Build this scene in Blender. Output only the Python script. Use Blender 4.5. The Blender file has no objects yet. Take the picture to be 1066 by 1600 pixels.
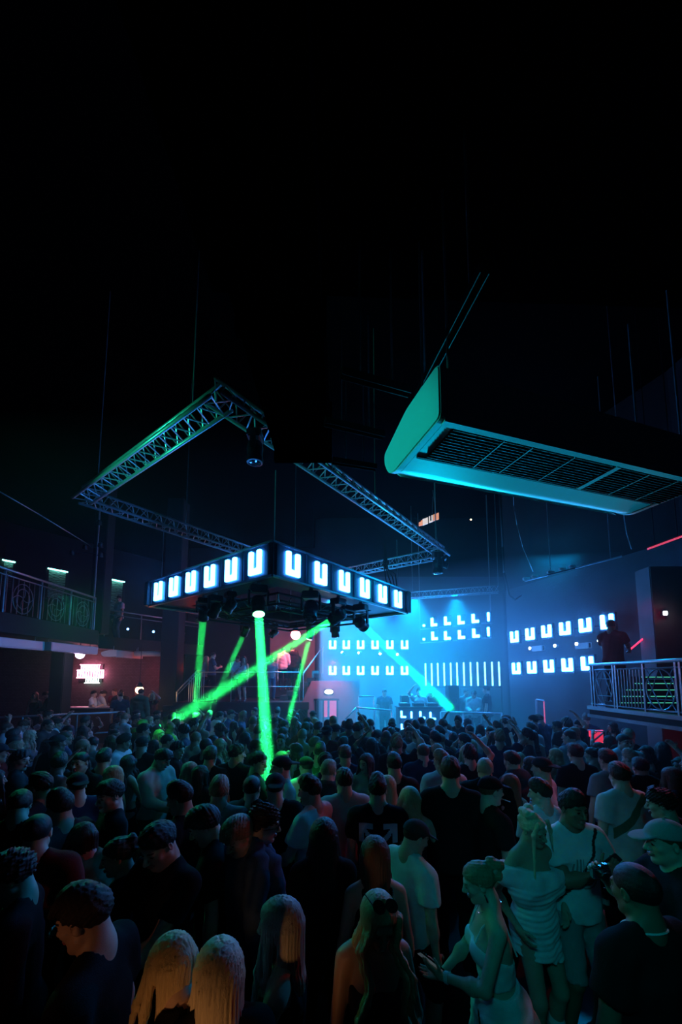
import bpy, bmesh, math, random
import numpy as np
from mathutils import Vector, Matrix
SC = bpy.context.scene; COL = SC.collection
random.seed(4); PI = math.pi
# ---------------------------------------------------------------- camera, exposure, world
EYE = np.array([0, 0, 2.7]); FPX = 590.0; TILT = math.radians(5.6); PPY = 1002.0
cd = bpy.data.cameras.new('camera'); cam = bpy.data.objects.new('camera', cd); COL.objects.link(cam)
cam.location = EYE; cam.rotation_euler = (PI/2+TILT, 0, 0)
cd.sensor_fit = 'VERTICAL'; cd.sensor_height = 36; cd.lens = 36*FPX/1600; cd.shift_y = (PPY-800)/1600; cd.clip_start = .05
SC.camera = cam
VS = SC.view_settings; VS.view_transform = 'Standard'; VS.look = 'None'; VS.exposure = 0.0; VS.gamma = 1; VS.use_curve_mapping = False
cy = SC.cycles; cy.use_denoising = True; cy.max_bounces = 4; cy.diffuse_bounces = 2; cy.glossy_bounces = 2; cy.transmission_bounces = 2; cy.volume_bounces = 0
cy.sample_clamp_indirect = 3; cy.use_adaptive_sampling = False; cy.sample_clamp_direct = 0; cy.caustics_reflective = False; cy.caustics_refractive = False
try: cy.denoiser = 'OPENIMAGEDENOISE'
except Exception: pass
wd = bpy.data.worlds.new('world'); SC.world = wd; wd.use_nodes = True
wd.node_tree.nodes['Background'].inputs[0].default_value = (.003, .006, .008, 1); wd.node_tree.nodes['Background'].inputs[1].default_value = .2
_F = np.array([0, math.cos(TILT), math.sin(TILT)]); _U = np.array([0, -math.sin(TILT), math.cos(TILT)])
def ray(px, py): return np.array([1., 0, 0])*(px-533)/FPX+_U*(PPY-py)/FPX+_F
def atY(px, py, Y): r = ray(px, py); return EYE+r*(Y/r[1])
def atZ(px, py, Z): r = ray(px, py); return EYE+r*((Z-2.7)/r[2])
def proj(p):
    v = np.asarray(p, float)-EYE; d = v@_F; return 533+FPX*v[0]/d, PPY-FPX*(v@_U)/d
# ---------------------------------------------------------------- lamps of the club and added unseen fills
def spot(name, loc, target, col, watt, deg, blend=.3, rad=.05):
    d = bpy.data.lights.new(name, 'SPOT'); d.energy = watt; d.color = col; d.spot_size = math.radians(deg); d.spot_blend = blend; d.shadow_soft_size = rad
    o = bpy.data.objects.new(name, d); COL.objects.link(o); o.location = loc
    o.rotation_euler = (Vector(target)-Vector(loc)).to_track_quat('-Z', 'Y').to_euler(); return o
def disk(name, loc, target, col, watt, size, spread):
    d = bpy.data.lights.new(name, 'AREA'); d.shape = 'DISK'; d.size = size; d.energy = watt; d.color = col; d.spread = math.radians(spread)
    o = bpy.data.objects.new(name, d); COL.objects.link(o); o.location = loc
    o.rotation_euler = (Vector(target)-Vector(loc)).to_track_quat('-Z', 'Y').to_euler(); return o
def lamp(name, loc, col, watt, rad=.1):
    d = bpy.data.lights.new(name, 'POINT'); d.energy = watt; d.color = col; d.shadow_soft_size = rad
    o = bpy.data.objects.new(name, d); COL.objects.link(o); o.location = loc; return o
GREEN = (.015, 1, .16); BLUE = (.0, .30, 1); CYAN = (.0, .44, 1)
# blue stage wash: from the stage truss out over the crowd, and down on the stage
for x, tx in ((-1.2,-3.5), (.6,-1), (2.4,1.2), (4.3,3.4)):
    spot('stage_wash', (x, 14.4, 5.3), (tx, 6.0, .8), BLUE, 680, 56, .8, .15)
for x, w in ((-.3, 4200), (1.2, 4200), (2.8, 3000), (4.4, 2000)):
    spot('stage_down_light', (x, 14.3, 5.9), (x-.1, 13.2, .6), CYAN, w, 84, .9, .15)
for x, w in ((.2, 1500), (2.4, 1500), (4.2, 1100)):
    spot('stage_glow_fill', (x, 14.7, .9), (x+.1, 13.4, 5.4), (.0, .36, 1), w, 70, .9, .12)  # unseen uplights added to brighten the upper stage smoke
spot('side_wash', (5.9, 9.6, 6.3), (1.2, 4.6, 1.2), (.0, .40, 1), 620, 70, .8, .15)
spot('ac_underside_fill', (2.4, 11.5, 2.15), (1.1, 1.9, 3.75), (.0, .60, 1), 7000, 11, .8, .1)  # unseen spot added to light the air conditioner's lip and underside
# unseen lamps over and behind the near crowd, with added fill spots
spot('green_side_lamp', (-4.6, 6.2, 4.0), (-1.0, 2.7, 1.5), (.01, 1, .40), 150, 60, .8, .12)
spot('teal_front_lamp', (-.6, -1.2, 4.3), (1.9, 3.2, 1.0), (.0, .80, .95), 84, 29, .9, .2)
spot('red_side_lamp', (4.5, 5.3, 3.7), (.4, 2.8, 1.4), (1, .03, .05), 85, 75, .7, .12)
spot('amber_hair_fill', (-1.3, -.3, 1.0), (-.58, 1.5, 1.30), (1, .45, .16), 36, 23, .9, .08)  # unseen warm light, placed low and narrowed onto the blonde hair
spot('amber_face_fill', (-1.9, .1, 1.9), (-1.18, 1.55, 1.60), (1, .40, .16), 7, 17, .9, .05)  # weak unseen spot added for the face of the man in profile
spot('green_ac_fill', (-4.6, 3.4, 4.6), (.3, 1.75, 3.8), (.0, 1, .85), 560, 8, .5, .1)  # narrow unseen spot added for the air conditioner's end panel
spot('green_truss_fill', (-5.0, 2.6, 4.3), (-2.6, 5.3, 5.9), (.02, 1, .55), 330, 50, .7, .1)  # unseen spot added to tint the near truss spans green
spot('blue_truss_fill', (2.2, 9.4, 3.4), (.7, 6.6, 5.9), (.0, .6, 1), 330, 62, .8, .1)  # unseen spot added to tint the right truss span blue
# pink and red light at the left bar, the mezzanine stair and the room beside the stage
lamp('bar_pink_lamp', (-10.0, 14.6, 3.2), (1, .20, .30), 26, .2)
lamp('bar_red_lamp', (-7.6, 14.7, 2.9), (1, .10, .10), 8, .15)
lamp('stair_red_lamp', (-6.0, 14.9, 3.1), (1, .05, .04), 10, .1)
spot('tech_room_red', (-.2, 12.8, 3.4), (-.6, 13.8, 1.9), (1, .06, .07), 170, 90, .7, .1)
lamp('alcove_red_lamp', (6.3, 6.5, 1.5), (1, .03, .03), 2, .1)
# ---------------------------------------------------------------- smooth-surface modelling (people, soft goods)
def nrm(v):
    v = np.asarray(v, float); return v/ (np.linalg.norm(v)+1e-9)
def rot_xyz(rx=0, ry=0, rz=0):
    rx, ry, rz = map(math.radians, (rx, ry, rz))
    X = np.array([[1,0,0],[0,math.cos(rx),-math.sin(rx)],[0,math.sin(rx),math.cos(rx)]])
    Y = np.array([[math.cos(ry),0,math.sin(ry)],[0,1,0],[-math.sin(ry),0,math.cos(ry)]])
    Z = np.array([[math.cos(rz),-math.sin(rz),0],[math.sin(rz),math.cos(rz),0],[0,0,1]])
    return Z@X@Y
class Fr:                                           # a local frame
    def __init__(s, R=np.eye(3), o=(0,0,0)): s.R = np.asarray(R, float); s.o = np.asarray(o, float)
    def p(s, a): return s.o + s.R@np.asarray(a, float)
    def v(s, a): return s.R@np.asarray(a, float)
W0 = Fr()
def cone(a, b, ra, rb=None, k=.02, F=W0, flat=False, op='+'):
    rb = ra if rb is None else rb
    a = F.p(a); b = F.p(b); r = max(ra, rb)
    return dict(t='c', a=a, b=b, ra=ra, rb=rb, k=k, flat=flat, op=op, lo=np.minimum(a,b)-r, hi=np.maximum(a,b)+r)
def ell(c, r, k=.02, F=W0, R=None, op='+'):
    c = F.p(c); r = np.asarray(r, float); M = F.R if R is None else F.R@R; m = np.abs(M)@r
    return dict(t='e', c=c, r=r, M=M, k=k, op=op, lo=c-m, hi=c+m)
def rbox(c, h, rd=.005, k=.01, F=W0, R=None, op='+'):
    c = F.p(c); h = np.asarray(h, float); M = F.R if R is None else F.R@R; m = np.abs(M)@h
    return dict(t='b', c=c, h=h, M=M, rd=rd, k=k, op=op, lo=c-m, hi=c+m)
def drape(c0, c1, r0, r1, k=.03, F=W0, n=0, amp=0., op='+'):   # elliptical tapered tube from c0 down to c1, rippled
    c0 = F.p(c0); c1 = F.p(c1); m = max(max(r0), max(r1))+amp
    return dict(t='d', a=c0, b=c1, r0=np.array(r0,float), r1=np.array(r1,float), M=F.R, n=n, amp=amp, k=k, op=op, lo=np.minimum(c0,c1)-m, hi=np.maximum(c0,c1)+m)
def cut(pt, n, k=.004, F=W0):                       # keep the side the normal points away from
    return dict(t='p', c=F.p(pt), n=nrm(F.v(n)), k=k, op='&', lo=None, hi=None)
def prim_d(q, X, Y, Z):
    t = q['t']
    if t == 'c':
        a, b = q['a'], q['b']; ab = b-a; L2 = ab@ab+1e-12
        px, py, pz = X-a[0], Y-a[1], Z-a[2]
        tt = (px*ab[0]+py*ab[1]+pz*ab[2])/L2; tc = np.clip(tt, 0, 1)
        d = np.sqrt((px-tc*ab[0])**2+(py-tc*ab[1])**2+(pz-tc*ab[2])**2)-(q['ra']+(q['rb']-q['ra'])*tc)
        if q['flat']: d = np.maximum(d, (tt-1)*math.sqrt(L2))
        return d
    if t == 'p':
        c, n = q['c'], q['n']; return (X-c[0])*n[0]+(Y-c[1])*n[1]+(Z-c[2])*n[2]
    if t == 'd':
        c0, c1 = q['a'], q['b']; ax = c1-c0; L = np.linalg.norm(ax); ax = ax/L
        ux = q['M'][:,0]; ux = nrm(ux-ax*(ux@ax)); uy = np.cross(ax, ux)
        px, py, pz = X-c0[0], Y-c0[1], Z-c0[2]
        h = (px*ax[0]+py*ax[1]+pz*ax[2]); tc = np.clip(h/L, 0, 1)
        u = px*ux[0]+py*ux[1]+pz*ux[2]; v = px*uy[0]+py*uy[1]+pz*uy[2]
        ru = q['r0'][0]+(q['r1'][0]-q['r0'][0])*tc; rv = q['r0'][1]+(q['r1'][1]-q['r0'][1])*tc
        rr = np.sqrt((u/ru)**2+(v/rv)**2)
        d = (rr-1)*np.minimum(ru, rv)
        if q['n']: d = d - q['amp']*tc*np.cos(q['n']*np.arctan2(v, u)+1.3*np.sin(3*np.arctan2(v, u)))
        return np.maximum(d, np.abs(h-L/2)-L/2)
    c, M = q['c'], q['M']; dx, dy, dz = X-c[0], Y-c[1], Z-c[2]
    x = dx*M[0,0]+dy*M[1,0]+dz*M[2,0]; y = dx*M[0,1]+dy*M[1,1]+dz*M[2,1]; z = dx*M[0,2]+dy*M[1,2]+dz*M[2,2]
    if t == 'e':
        r = q['r']; k0 = np.sqrt((x/r[0])**2+(y/r[1])**2+(z/r[2])**2); k1 = np.sqrt((x/r[0]**2)**2+(y/r[1]**2)**2+(z/r[2]**2)**2)
        return k0*(k0-1)/np.maximum(k1, 1e-6)
    h = q['h']-q['rd']; ax, ay, az = np.abs(x)-h[0], np.abs(y)-h[1], np.abs(z)-h[2]
    return np.sqrt(np.maximum(ax,0)**2+np.maximum(ay,0)**2+np.maximum(az,0)**2)+np.minimum(np.maximum(ax,np.maximum(ay,az)),0)-q['rd']
def axis_pts(lo, hi, h, zones):
    s = np.linspace(lo, hi, 1200); hh = np.full_like(s, h)
    for a, b, f in zones:
        dist = np.maximum(np.maximum(a-s, s-b), 0); hh = np.minimum(hh, f+np.minimum(dist*.35, h))
    cum = np.concatenate([[0], np.cumsum((s[1]-s[0])/((hh[1:]+hh[:-1])/2))]); n = int(math.ceil(cum[-1]))+1
    return np.interp(np.linspace(0, cum[-1], n), cum, s).astype(np.float32)
def sculpt(prims, h=.012, zones=(), grow=0., disp=None, clip=None):
    """smooth union of the shapes -> (verts, quads); zones = [(centre, half size, fine step)]"""
    pos = [q for q in prims if q['op'] == '+']
    lo = np.min([q['lo'] for q in pos], 0)-grow-.03; hi = np.max([q['hi'] for q in pos], 0)+grow+.03
    if clip: lo = np.maximum(lo, clip[0]); hi = np.minimum(hi, clip[1])
    A = [axis_pts(lo[i], hi[i], h, [(c[i]-s, c[i]+s, f) for c, s, f in zones]) for i in range(3)]
    D = np.full([len(a) for a in A], .25, np.float32)
    for q in prims:
        if q['lo'] is None: sl = [slice(0, len(a)) for a in A]
        else:
            mg = q['k']+.03+grow*(q['op'] == '+')
            sl = [slice(max(0, int(np.searchsorted(A[i], q['lo'][i]-mg))-1), int(np.searchsorted(A[i], q['hi'][i]+mg))+1) for i in range(3)]
        X, Y, Z = A[0][sl[0]][:,None,None], A[1][sl[1]][None,:,None], A[2][sl[2]][None,None,:]
        if X.size*Y.size*Z.size == 0: continue
        d = prim_d(q, X, Y, Z); S = D[sl[0], sl[1], sl[2]]; k = q['k']
        if q['op'] == '+':
            d = d-grow; hk = np.maximum(k-np.abs(S-d), 0)/k; D[sl[0], sl[1], sl[2]] = np.minimum(S, d)-hk*hk*k*.25
        else:
            d = -d if q['op'] == '-' else d
            hk = np.maximum(k-np.abs(S-d), 0)/k; D[sl[0], sl[1], sl[2]] = np.maximum(S, d)+hk*hk*k*.25
    if disp is not None: D = D+disp(A[0][:,None,None], A[1][None,:,None], A[2][None,None,:]).astype(np.float32)
    D[0]=D[-1]=.1; D[:,0]=D[:,-1]=.1; D[:,:,0]=D[:,:,-1]=.1
    n = np.array(D.shape)-1; S = D < 0; ids = []; pts = []; quads = []
    def cid(i, j, k): return (i*n[1]+j)*n[2]+k
    for ax in range(3):
        s0 = [slice(None)]*3; s1 = [slice(None)]*3; s0[ax] = slice(None,-1); s1[ax] = slice(1,None)
        a, b = S[tuple(s0)], S[tuple(s1)]; I = np.nonzero(a != b)
        d0 = D[tuple(s0)][I]; d1 = D[tuple(s1)][I]; t = d0/(d0-d1)
        P = [A[m][I[m]].astype(float) for m in range(3)]; P[ax] = A[ax][I[ax]]+t*(A[ax][I[ax]+1]-A[ax][I[ax]]); P = np.stack(P, 1)
        u, v = [m for m in range(3) if m != ax]; cs = []
        for du, dv in ((-1,-1),(0,-1),(0,0),(-1,0)):
            J = [I[0].copy(), I[1].copy(), I[2].copy()]; J[u] = J[u]+du; J[v] = J[v]+dv; cs.append(cid(*J))
        ids += cs; pts += [P]*4
        q = np.stack(cs, 1); fl = a[I] if ax != 1 else ~a[I]
        q[~fl] = q[~fl][:, ::-1]; quads.append(q)
    ids = np.concatenate(ids); pts = np.concatenate(pts); Q = np.concatenate(quads)
    uq, inv = np.unique(ids, return_inverse=True); cnt = np.bincount(inv)
    V = np.stack([np.bincount(inv, pts[:,m])/cnt for m in range(3)], 1)
    return V, np.searchsorted(uq, Q)
def mesh_from(name, V, Q, mats, fmat=None):
    me = bpy.data.meshes.new(name); nq = len(Q)
    me.vertices.add(len(V)); me.vertices.foreach_set('co', V.astype(np.float32).ravel())
    me.loops.add(nq*4); me.loops.foreach_set('vertex_index', Q.astype(np.int32).ravel())
    me.polygons.add(nq); me.polygons.foreach_set('loop_start', np.arange(0, nq*4, 4, dtype=np.int32))
    for m in mats: me.materials.append(m)
    if fmat is not None: me.polygons.foreach_set('material_index', fmat.astype(np.int32))
    me.polygons.foreach_set('use_smooth', np.ones(nq, bool)); me.update(calc_edges=True)
    return me
def wobble(amp, fr, seed=0):
    rs = np.random.RandomState(seed); K = rs.normal(size=(5,3)); ph = rs.uniform(0, 6.28, 5)
    def f(X, Y, Z):
        o = 0
        for (a, b, c), p in zip(K, ph): o = o+np.sin(fr*(a*X+b*Y+c*Z)+p)
        return amp*o/2.2
    return f
# ---------------------------------------------------------------- human figures
def ik(S, T, l1, l2, pole):
    S = np.asarray(S,float); T = np.asarray(T,float); v = T-S; L = np.linalg.norm(v)
    if L > (l1+l2)*.995: T = S+v/L*(l1+l2)*.995; v = T-S; L = np.linalg.norm(v)
    u = v/L; a = (l1*l1-l2*l2+L*L)/(2*L); hgt = math.sqrt(max(l1*l1-a*a, 0)); p = np.asarray(pole,float); p = nrm(p-u*(p@u))
    return S+u*a+p*hgt, T
def hand_prims(wr, d, pn, side, curl=30, spread=.25, s=1., hold=0.):
    """palm, four unequal bent fingers and a thumb leaving the side of the palm"""
    d = nrm(d); pn = nrm(np.asarray(pn)-d*(np.asarray(pn)@d)); w = np.cross(d, pn)*side     # w points to the thumb side
    F = Fr(np.stack([w, d, pn], 1), wr); o = []
    o.append(rbox((0,.048*s,0), (.038*s,.046*s,.0135*s), .012*s, .012, F))
    o.append(cone((0,0,0), (0,.03*s,0), .024*s, .026*s, .015, F))
    for i, (x, L) in enumerate(((.029,.074),(.010,.083),(-.010,.078),(-.028,.060))):
        p = np.array([x, .088 if i in (1,2) else .083, 0])*s; a = math.radians(curl*.35); fan = x*spread*8
        for j, fl in enumerate((.46,.30,.24)):
            q = p+np.array([fan*.25*L*fl, math.cos(a)*L*fl, math.sin(a)*L*fl])*s
            o.append(cone(p, q, (.0088-.0007*j)*s, (.0082-.0008*j)*s, .004, F)); p = q; a += math.radians(curl*(.9+hold))
    p = np.array([.03,.022,.006])*s
    for j, (dx, dy, dz, L) in enumerate(((.75,.62,.25,.042),(.42,.85,.35,.032),(.2,.9,.4,.024))):
        q = p+nrm((dx,dy,dz))*L*s; o.append(cone(p, q, (.0125-.0015*j)*s, (.0105-.0012*j)*s, .006, F)); p = q
    return o, F
def figure(sex='m', lean=0, roll=0, twist=0, head=(0,0,0), L=None, R=None, lp=(-.6,-.8,-.1), rp=(.6,-.8,-.1), lh=None, rh=None, fat=1., feet=None, hips=(0,0), curl=(28,28), hold=(0,0)):
    """skeleton and shapes of a 1.75 m figure facing +y; hand targets in metres in the figure's own frame"""
    f = sex == 'f'; g = {}
    T = Fr(rot_xyz(-lean, roll, twist), (hips[0],hips[1],.95))
    def t(x, y, z): return (x, y, z-.95)
    sw = .155 if f else .19; ww = (.118 if f else .145)*fat; cw = (.135 if f else .165)*fat; hw = (.165 if f else .158)*(.5+.5*fat); dp = fat
    tor = [ell(t(0,0,.96), (hw,.115*dp,.12), .05, T), ell(t(0,.005,1.12), (ww,.098*dp,.16), .06, T), ell(t(0,0,1.29), (cw,.108*dp,.165), .07, T),
           ell(t(.075,-.06,.92), (.085,.08,.09), .05, T), ell(t(-.075,-.06,.92), (.085,.08,.09), .05, T)]
    sh = [cone(t(-sw*.78,-.012,1.425), t(sw*.78,-.012,1.425), .05 if f else .058, None, .06, T)]
    for s in (-1,1): sh.append(cone(t(s*sw*.6,-.018,1.455), t(s*.03,-.02,1.52), .036, .04, .05, T))
    if f:
        for s in (-1,1): tor.append(ell(t(s*.068,.085,1.27), (.062,.058,.062), .035, T))
    else:
        for s in (-1,1): tor.append(ell(t(s*.075,.065,1.32), (.08,.05,.065), .04, T))
    nb = T.p(t(0,-.02,1.49)); hp, hy, hr = head
    HR = T.R@rot_xyz(-hp, hr, hy) if False else rot_xyz(0,0,twist)@rot_xyz(-hp, hr, hy)
    piv = nb+T.v((0,.005,.05)); HF = Fr(HR, piv+HR@np.array([0,.028,.095])*(.96 if f else 1.))
    hs = .95 if f else 1.
    def hv(x, y, z): return (x*hs, y*hs, z*hs)
    neck = [cone(nb, HF.p(hv(0,-.03,-.045)), .053 if f else .064, .049 if f else .059, .04)]
    jw = .9 if f else 1.
    hd = [ell(hv(0,-.014,.032), hv(.076,.096,.086), .02, HF), ell(hv(0,.026,-.035), hv(.061*jw,.060,.078), .03, HF)]
    for s in (-1,1):
        hd += [cone(hv(s*.052*jw,.002,-.058), hv(s*.014*jw,.062,-.099), .019*hs, .017*hs, .025, HF), ell(hv(s*.041,.056,-.020), hv(.021,.022,.018), .02, HF)]
    hd += [ell(hv(0,.070,-.098), hv(.019*jw,.017,.017), .018, HF), cone(hv(-.032,.077,.024), hv(.032,.077,.024), .0135*hs, None, .018, HF)]
    for s in (-1,1): hd.append(ell(hv(s*.031,.100,.002), hv(.017,.016,.0105), .010, HF, op='-'))
    for s in (-1,1): hd.append(ell(hv(s*.031,.0765,.002), hv(.0135,.0125,.0115), .003, HF))
    hd += [cone(hv(0,.086,.014), hv(0,.111,-.029), .0085*hs, .0125*hs, .010, HF)]
    for s in (-1,1): hd.append(ell(hv(s*.0115,.098,-.034), hv(.0085,.010,.0075), .008, HF))
    lm = 1.15 if f else 1.
    hd += [ell(hv(0,.0925,-.0585), hv(.023,.0085,.0055*lm), .006, HF), ell(hv(0,.0905,-.0685), hv(.020,.0095,.0065*lm), .006, HF)]
    for s in (-1,1):
        hd += [ell(hv(s*.0775,-.012,-.004), hv(.0085,.018,.031), .006, HF, rot_xyz(-12,0,-s*18)), ell(hv(s*.085,-.008,.0), hv(.006,.009,.017), .005, HF, op='-')]
    arms = {}; ua = []; fa = []; hands = []
    for s, tg, pole, hd_, nm, cu, ho in ((-1, L, lp, lh, 'L', curl[0], hold[0]), (1, R, rp, rh, 'R', curl[1], hold[1])):
        S = T.p(t(s*sw,-.012,1.415))
        if tg is None: tg = (s*(sw+.07)+hips[0], .04, .86)
        E, Wr = ik(S, tg, .285, .255, pole)
        r = .86 if f else 1.
        ua.append(cone(S, E, .051*r, .040*r, .035)); fa += [cone(E, Wr, .040*r, .0265*r, .02), ell(E+(Wr-E)*.28, (.042*r,.042*r,.055*r), .03)]
        d, pn = hd_ if hd_ is not None else (Wr-E, (-s,.15,0))
        hq, HFr = hand_prims(Wr, d, pn, s, cu, .25, .93*r/.93 if not f else .88, ho)
        hands.append(hq); arms[nm] = (S, E, Wr, HFr)
    legs = []; feet_ = []; kn = []
    for s in (-1,1):
        hp_ = T.p(t(s*.088,0,.92)); ft = np.array(feet[0 if s < 0 else 1] if feet else (s*.11+hips[0]*.2, .0, .075), float)
        K, An = ik(hp_, ft, .445, .425, (s*.12, 1, 0)); r = (.95 if f else 1.)*(.6+.4*fat)
        legs += [cone(hp_, K, .088*r, .056*r, .04), cone(K, An, .053*r, .037*r, .03), ell(K+(An-K)*.3+np.array([0,-.022,0]), (.048*r,.045*r,.09), .04)]
        yaw = s*12; FR = Fr(rot_xyz(0,0,-yaw), An); toe = FR.p((0,.15,-.045)); heel = FR.p((0,-.045,-.035))
        feet_.append([cone(heel, toe, .038, .028, .03), cone(An, FR.p((0,.06,-.03)), .04, .036, .03)]); kn.append((hp_, K, An))
    g.update(T=T, t=t, HF=HF, hs=hs, nb=nb, torso=tor, shoulder=sh, neck=neck, head=hd, uarm=ua, farm=fa, hands=hands, legs=legs, feet=feet_, arms=arms, knees=kn, f=f, sw=sw, fat=fat)
    return g
def body_mesh(name, g, mats, fine=.0055, base=.016, hfine=.006):
    """one continuous skin; mats = skin, lips, brow, eye, shoe"""
    P = g['torso']+g['shoulder']+g['neck']+g['head']+g['uarm']+g['farm']+g['legs']
    for x in g['feet']: P = P+x
    for x in g['hands']: P = P+x
    # order: additions first so the eye sockets only cut the head
    Z = [(g['HF'].o, .125, fine)]+[(g['arms'][s][3].p((0,.08,.02)), .085, hfine) for s in 'LR']
    V, Q = sculpt(P, base, Z)
    C = (V[Q].mean(1)-g['HF'].o)@g['HF'].R/g['hs']; x, y, z = np.abs(C[:,0]), C[:,1], C[:,2]
    fm = np.zeros(len(Q), int)
    fm[(y > .075) & (((x/.024)**2+((z+.0635)/.0115)**2) < 1)] = 1
    fm[(y > .06) & (x > .013) & (x < .048) & (np.abs(z-(.021+.008*np.sin(np.clip((x-.013)/.035,0,1)*2.6))) < .0042)] = 2
    fm[(y > .07) & (((x-.031)/.0125)**2+((z-.002)/.0062)**2 < 1)] = 3
    wz = V[Q].mean(1)[:,2]; fm[wz < .105] = 4
    return mesh_from(name, V, Q, mats, fm)
def sleeves(g, frac, loose=.022):
    o = []
    for s in 'LR':
        S, E, Wr, _ = g['arms'][s]; r = .86 if g['f'] else 1.
        if frac <= 1: o.append(cone(S, S+(E-S)*frac, .052*r+loose*.6, .046*r+loose, .04, flat=True))
        else: o += [cone(S, E, .052*r+loose*.6, .043*r+loose*.7, .04), cone(E, E+(Wr-E)*(frac-1), .043*r+loose*.7, .030*r+loose*.6, .02, flat=True)]
    return o
def shirt_mesh(name, g, m, sleeve=.55, hem=.86, grow=.012, loose=.022, neck=.078, wrinkle=.0035, base=.016, hood=False, seed=0):
    T, t = g['T'], g['t']; P = [dict(q) for q in g['torso']+g['shoulder']]; w = (.132 if g['f'] else .163)*g['fat']
    P += [drape(t(0,0,1.30), t(0,0,hem-.02), (w*.97,.105*g['fat']), (w*(1.08 if g['f'] else 1.02),.125*g['fat']), .03, T)]
    if sleeve > 0: P += sleeves(g, sleeve, loose)
    if hood: P += [ell(t(0,-.085,1.47), (.12,.06,.07), .05, T), cone(t(-.09,-.02,1.5), t(.09,-.02,1.5), .035, None, .04, T)]
    P += [cut(t(0,0,hem), (0,0,-1), .004, T), ell(g['nb']+T.v((0,.014,.045)), (neck,neck*.98,.075), .016, R=T.R, op='-')]
    if sleeve > 0:
        for s, i in (('L',-1),('R',1)):
            pass
    V, Q = sculpt(P, base, (), grow, wobble(wrinkle, 26, seed)); return mesh_from(name, V, Q, [m])
def trousers_mesh(name, g, m, hem=.06, grow=.014, base=.017, top=.935, seed=1):
    T, t = g['T'], g['t']; P = [dict(q) for q in g['torso'][:1]+g['torso'][3:5]+g['legs']]
    P += [cut(t(0,0,top), (0,0,1), .004, T), cut((0,0,hem), (0,0,-1), .004)]
    P2 = P; V, Q = sculpt(P2, base, (), grow, wobble(.003, 24, seed)); return mesh_from(name, V, Q, [m])
def hair_short(g, vol=.012, top=.0, fringe=0., nape=-.055, rough=.003, line=.05, seed=0, fine=.006):
    HF, s = g['HF'], g['hs']; h = lambda x, y, z: (x*s, y*s, z*s)
    P = [ell(h(0,-.016,.034), h(.076+vol,.096+vol,.086+vol), .01, HF)]
    if top: P += [ell(h(0,.015,.085+top*.4), h(.062,.075,.035+top), .03, HF)]
    if fringe:
        for x in (-.045,-.022,0,.022,.045): P.append(cone(h(x,.045,.10), h(x*1.1+.006,.094,.075-fringe), .020*s, .012*s, .02, HF))
    slope = (line-nape)/.178
    P += [cut(h(0,-.092,nape), (0, slope, -1), .016, HF)]
    if fringe:
        for x in (-.045,-.022,0,.022,.045): P.append(cone(h(x,.07,.085), h(x*1.1+.006,.094,.070-fringe), .014*s, .009*s, .012, HF))
    V, Q = sculpt(P, fine, (), 0, wobble(rough, 230, seed)); return V, Q
def hair_long(g, length=.38, width=.085, back=True, sides=True, wave=0., part=0., face=.5, vol=.014, seed=0, fine=.0065, front=0.):
    """a scalp cap with a fall of combed strands; falls straight down from the head whatever its tilt"""
    HF, s = g['HF'], g['hs']; h = lambda x, y, z: (x*s, y*s, z*s); D = np.array([0,0,-1.]); P = []
    P.append(ell(h(0,-.016,.034), h(.078+vol,.098+vol,.087+vol), .015, HF))
    P.append(cut(h(0,-.092,-.12), (0, (.078+.12)/.178, -1), .008, HF)); P.append(cone(h(part,.10,.115), h(part,-.03,.142), .006, .003, .008, HF, op='-'))
    bk = HF.v((0,-1,0)); bk[2] = 0; bk = nrm(bk); rt = HF.v((1,0,0)); rt[2] = 0; rt = nrm(rt); rs = np.random.RandomState(seed)
    def fall(a, L, r0, r1, out=0., fwd=0.):
        p = HF.p(a); q = p+D*L*.45-bk*fwd*.5+rt*out*.6; e = p+D*L-bk*fwd+rt*out
        if wave:
            n = 7; pts = [p+(e-p)*i/n+rt*wave*math.sin(i*1.6+seed)+(-bk)*wave*.6*math.cos(i*1.4) for i in range(n+1)]
            for i in range(n): P.append(cone(pts[i], pts[i+1], r0+(r1-r0)*i/n, r0+(r1-r0)*(i+1)/n, .02))
        else: P.extend([cone(p, q, r0, (r0+r1)/2, .025), cone(q, e, (r0+r1)/2, r1, .025)])
    if back:
        for i in range(7):
            a = (i-3)/3*1.15; fall((math.sin(a)*.070*s, (-.014-math.cos(a)*.082)*s, .0), length*(1-.10*abs(i-3)/3+rs.uniform(-.05,.05)), .032, .020, math.sin(a)*(width-.07), -.02*math.cos(a))
    if sides:
        for sg in (-1,1):
            fall((sg*.077*s, .006*s, .03*s), length*.92, .022, .016, sg*(width-.06), .03+front)
            fall((sg*.066*s, .045*s*face*1.6, .058*s), length*.86, .015, .012, sg*(width-.03), .05+front)
    c = HF.o
    def groove(X, Y, Z):
        th = np.arctan2(Y-c[1]-.0, X-c[0])+0*Z
        return .0022*np.sin(46*th+6*np.sin(Z*9))+.0016*np.sin(83*th+2+4*np.sin(Z*7))
    V, Q = sculpt(P, fine, (), 0, groove); return V, Q
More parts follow.
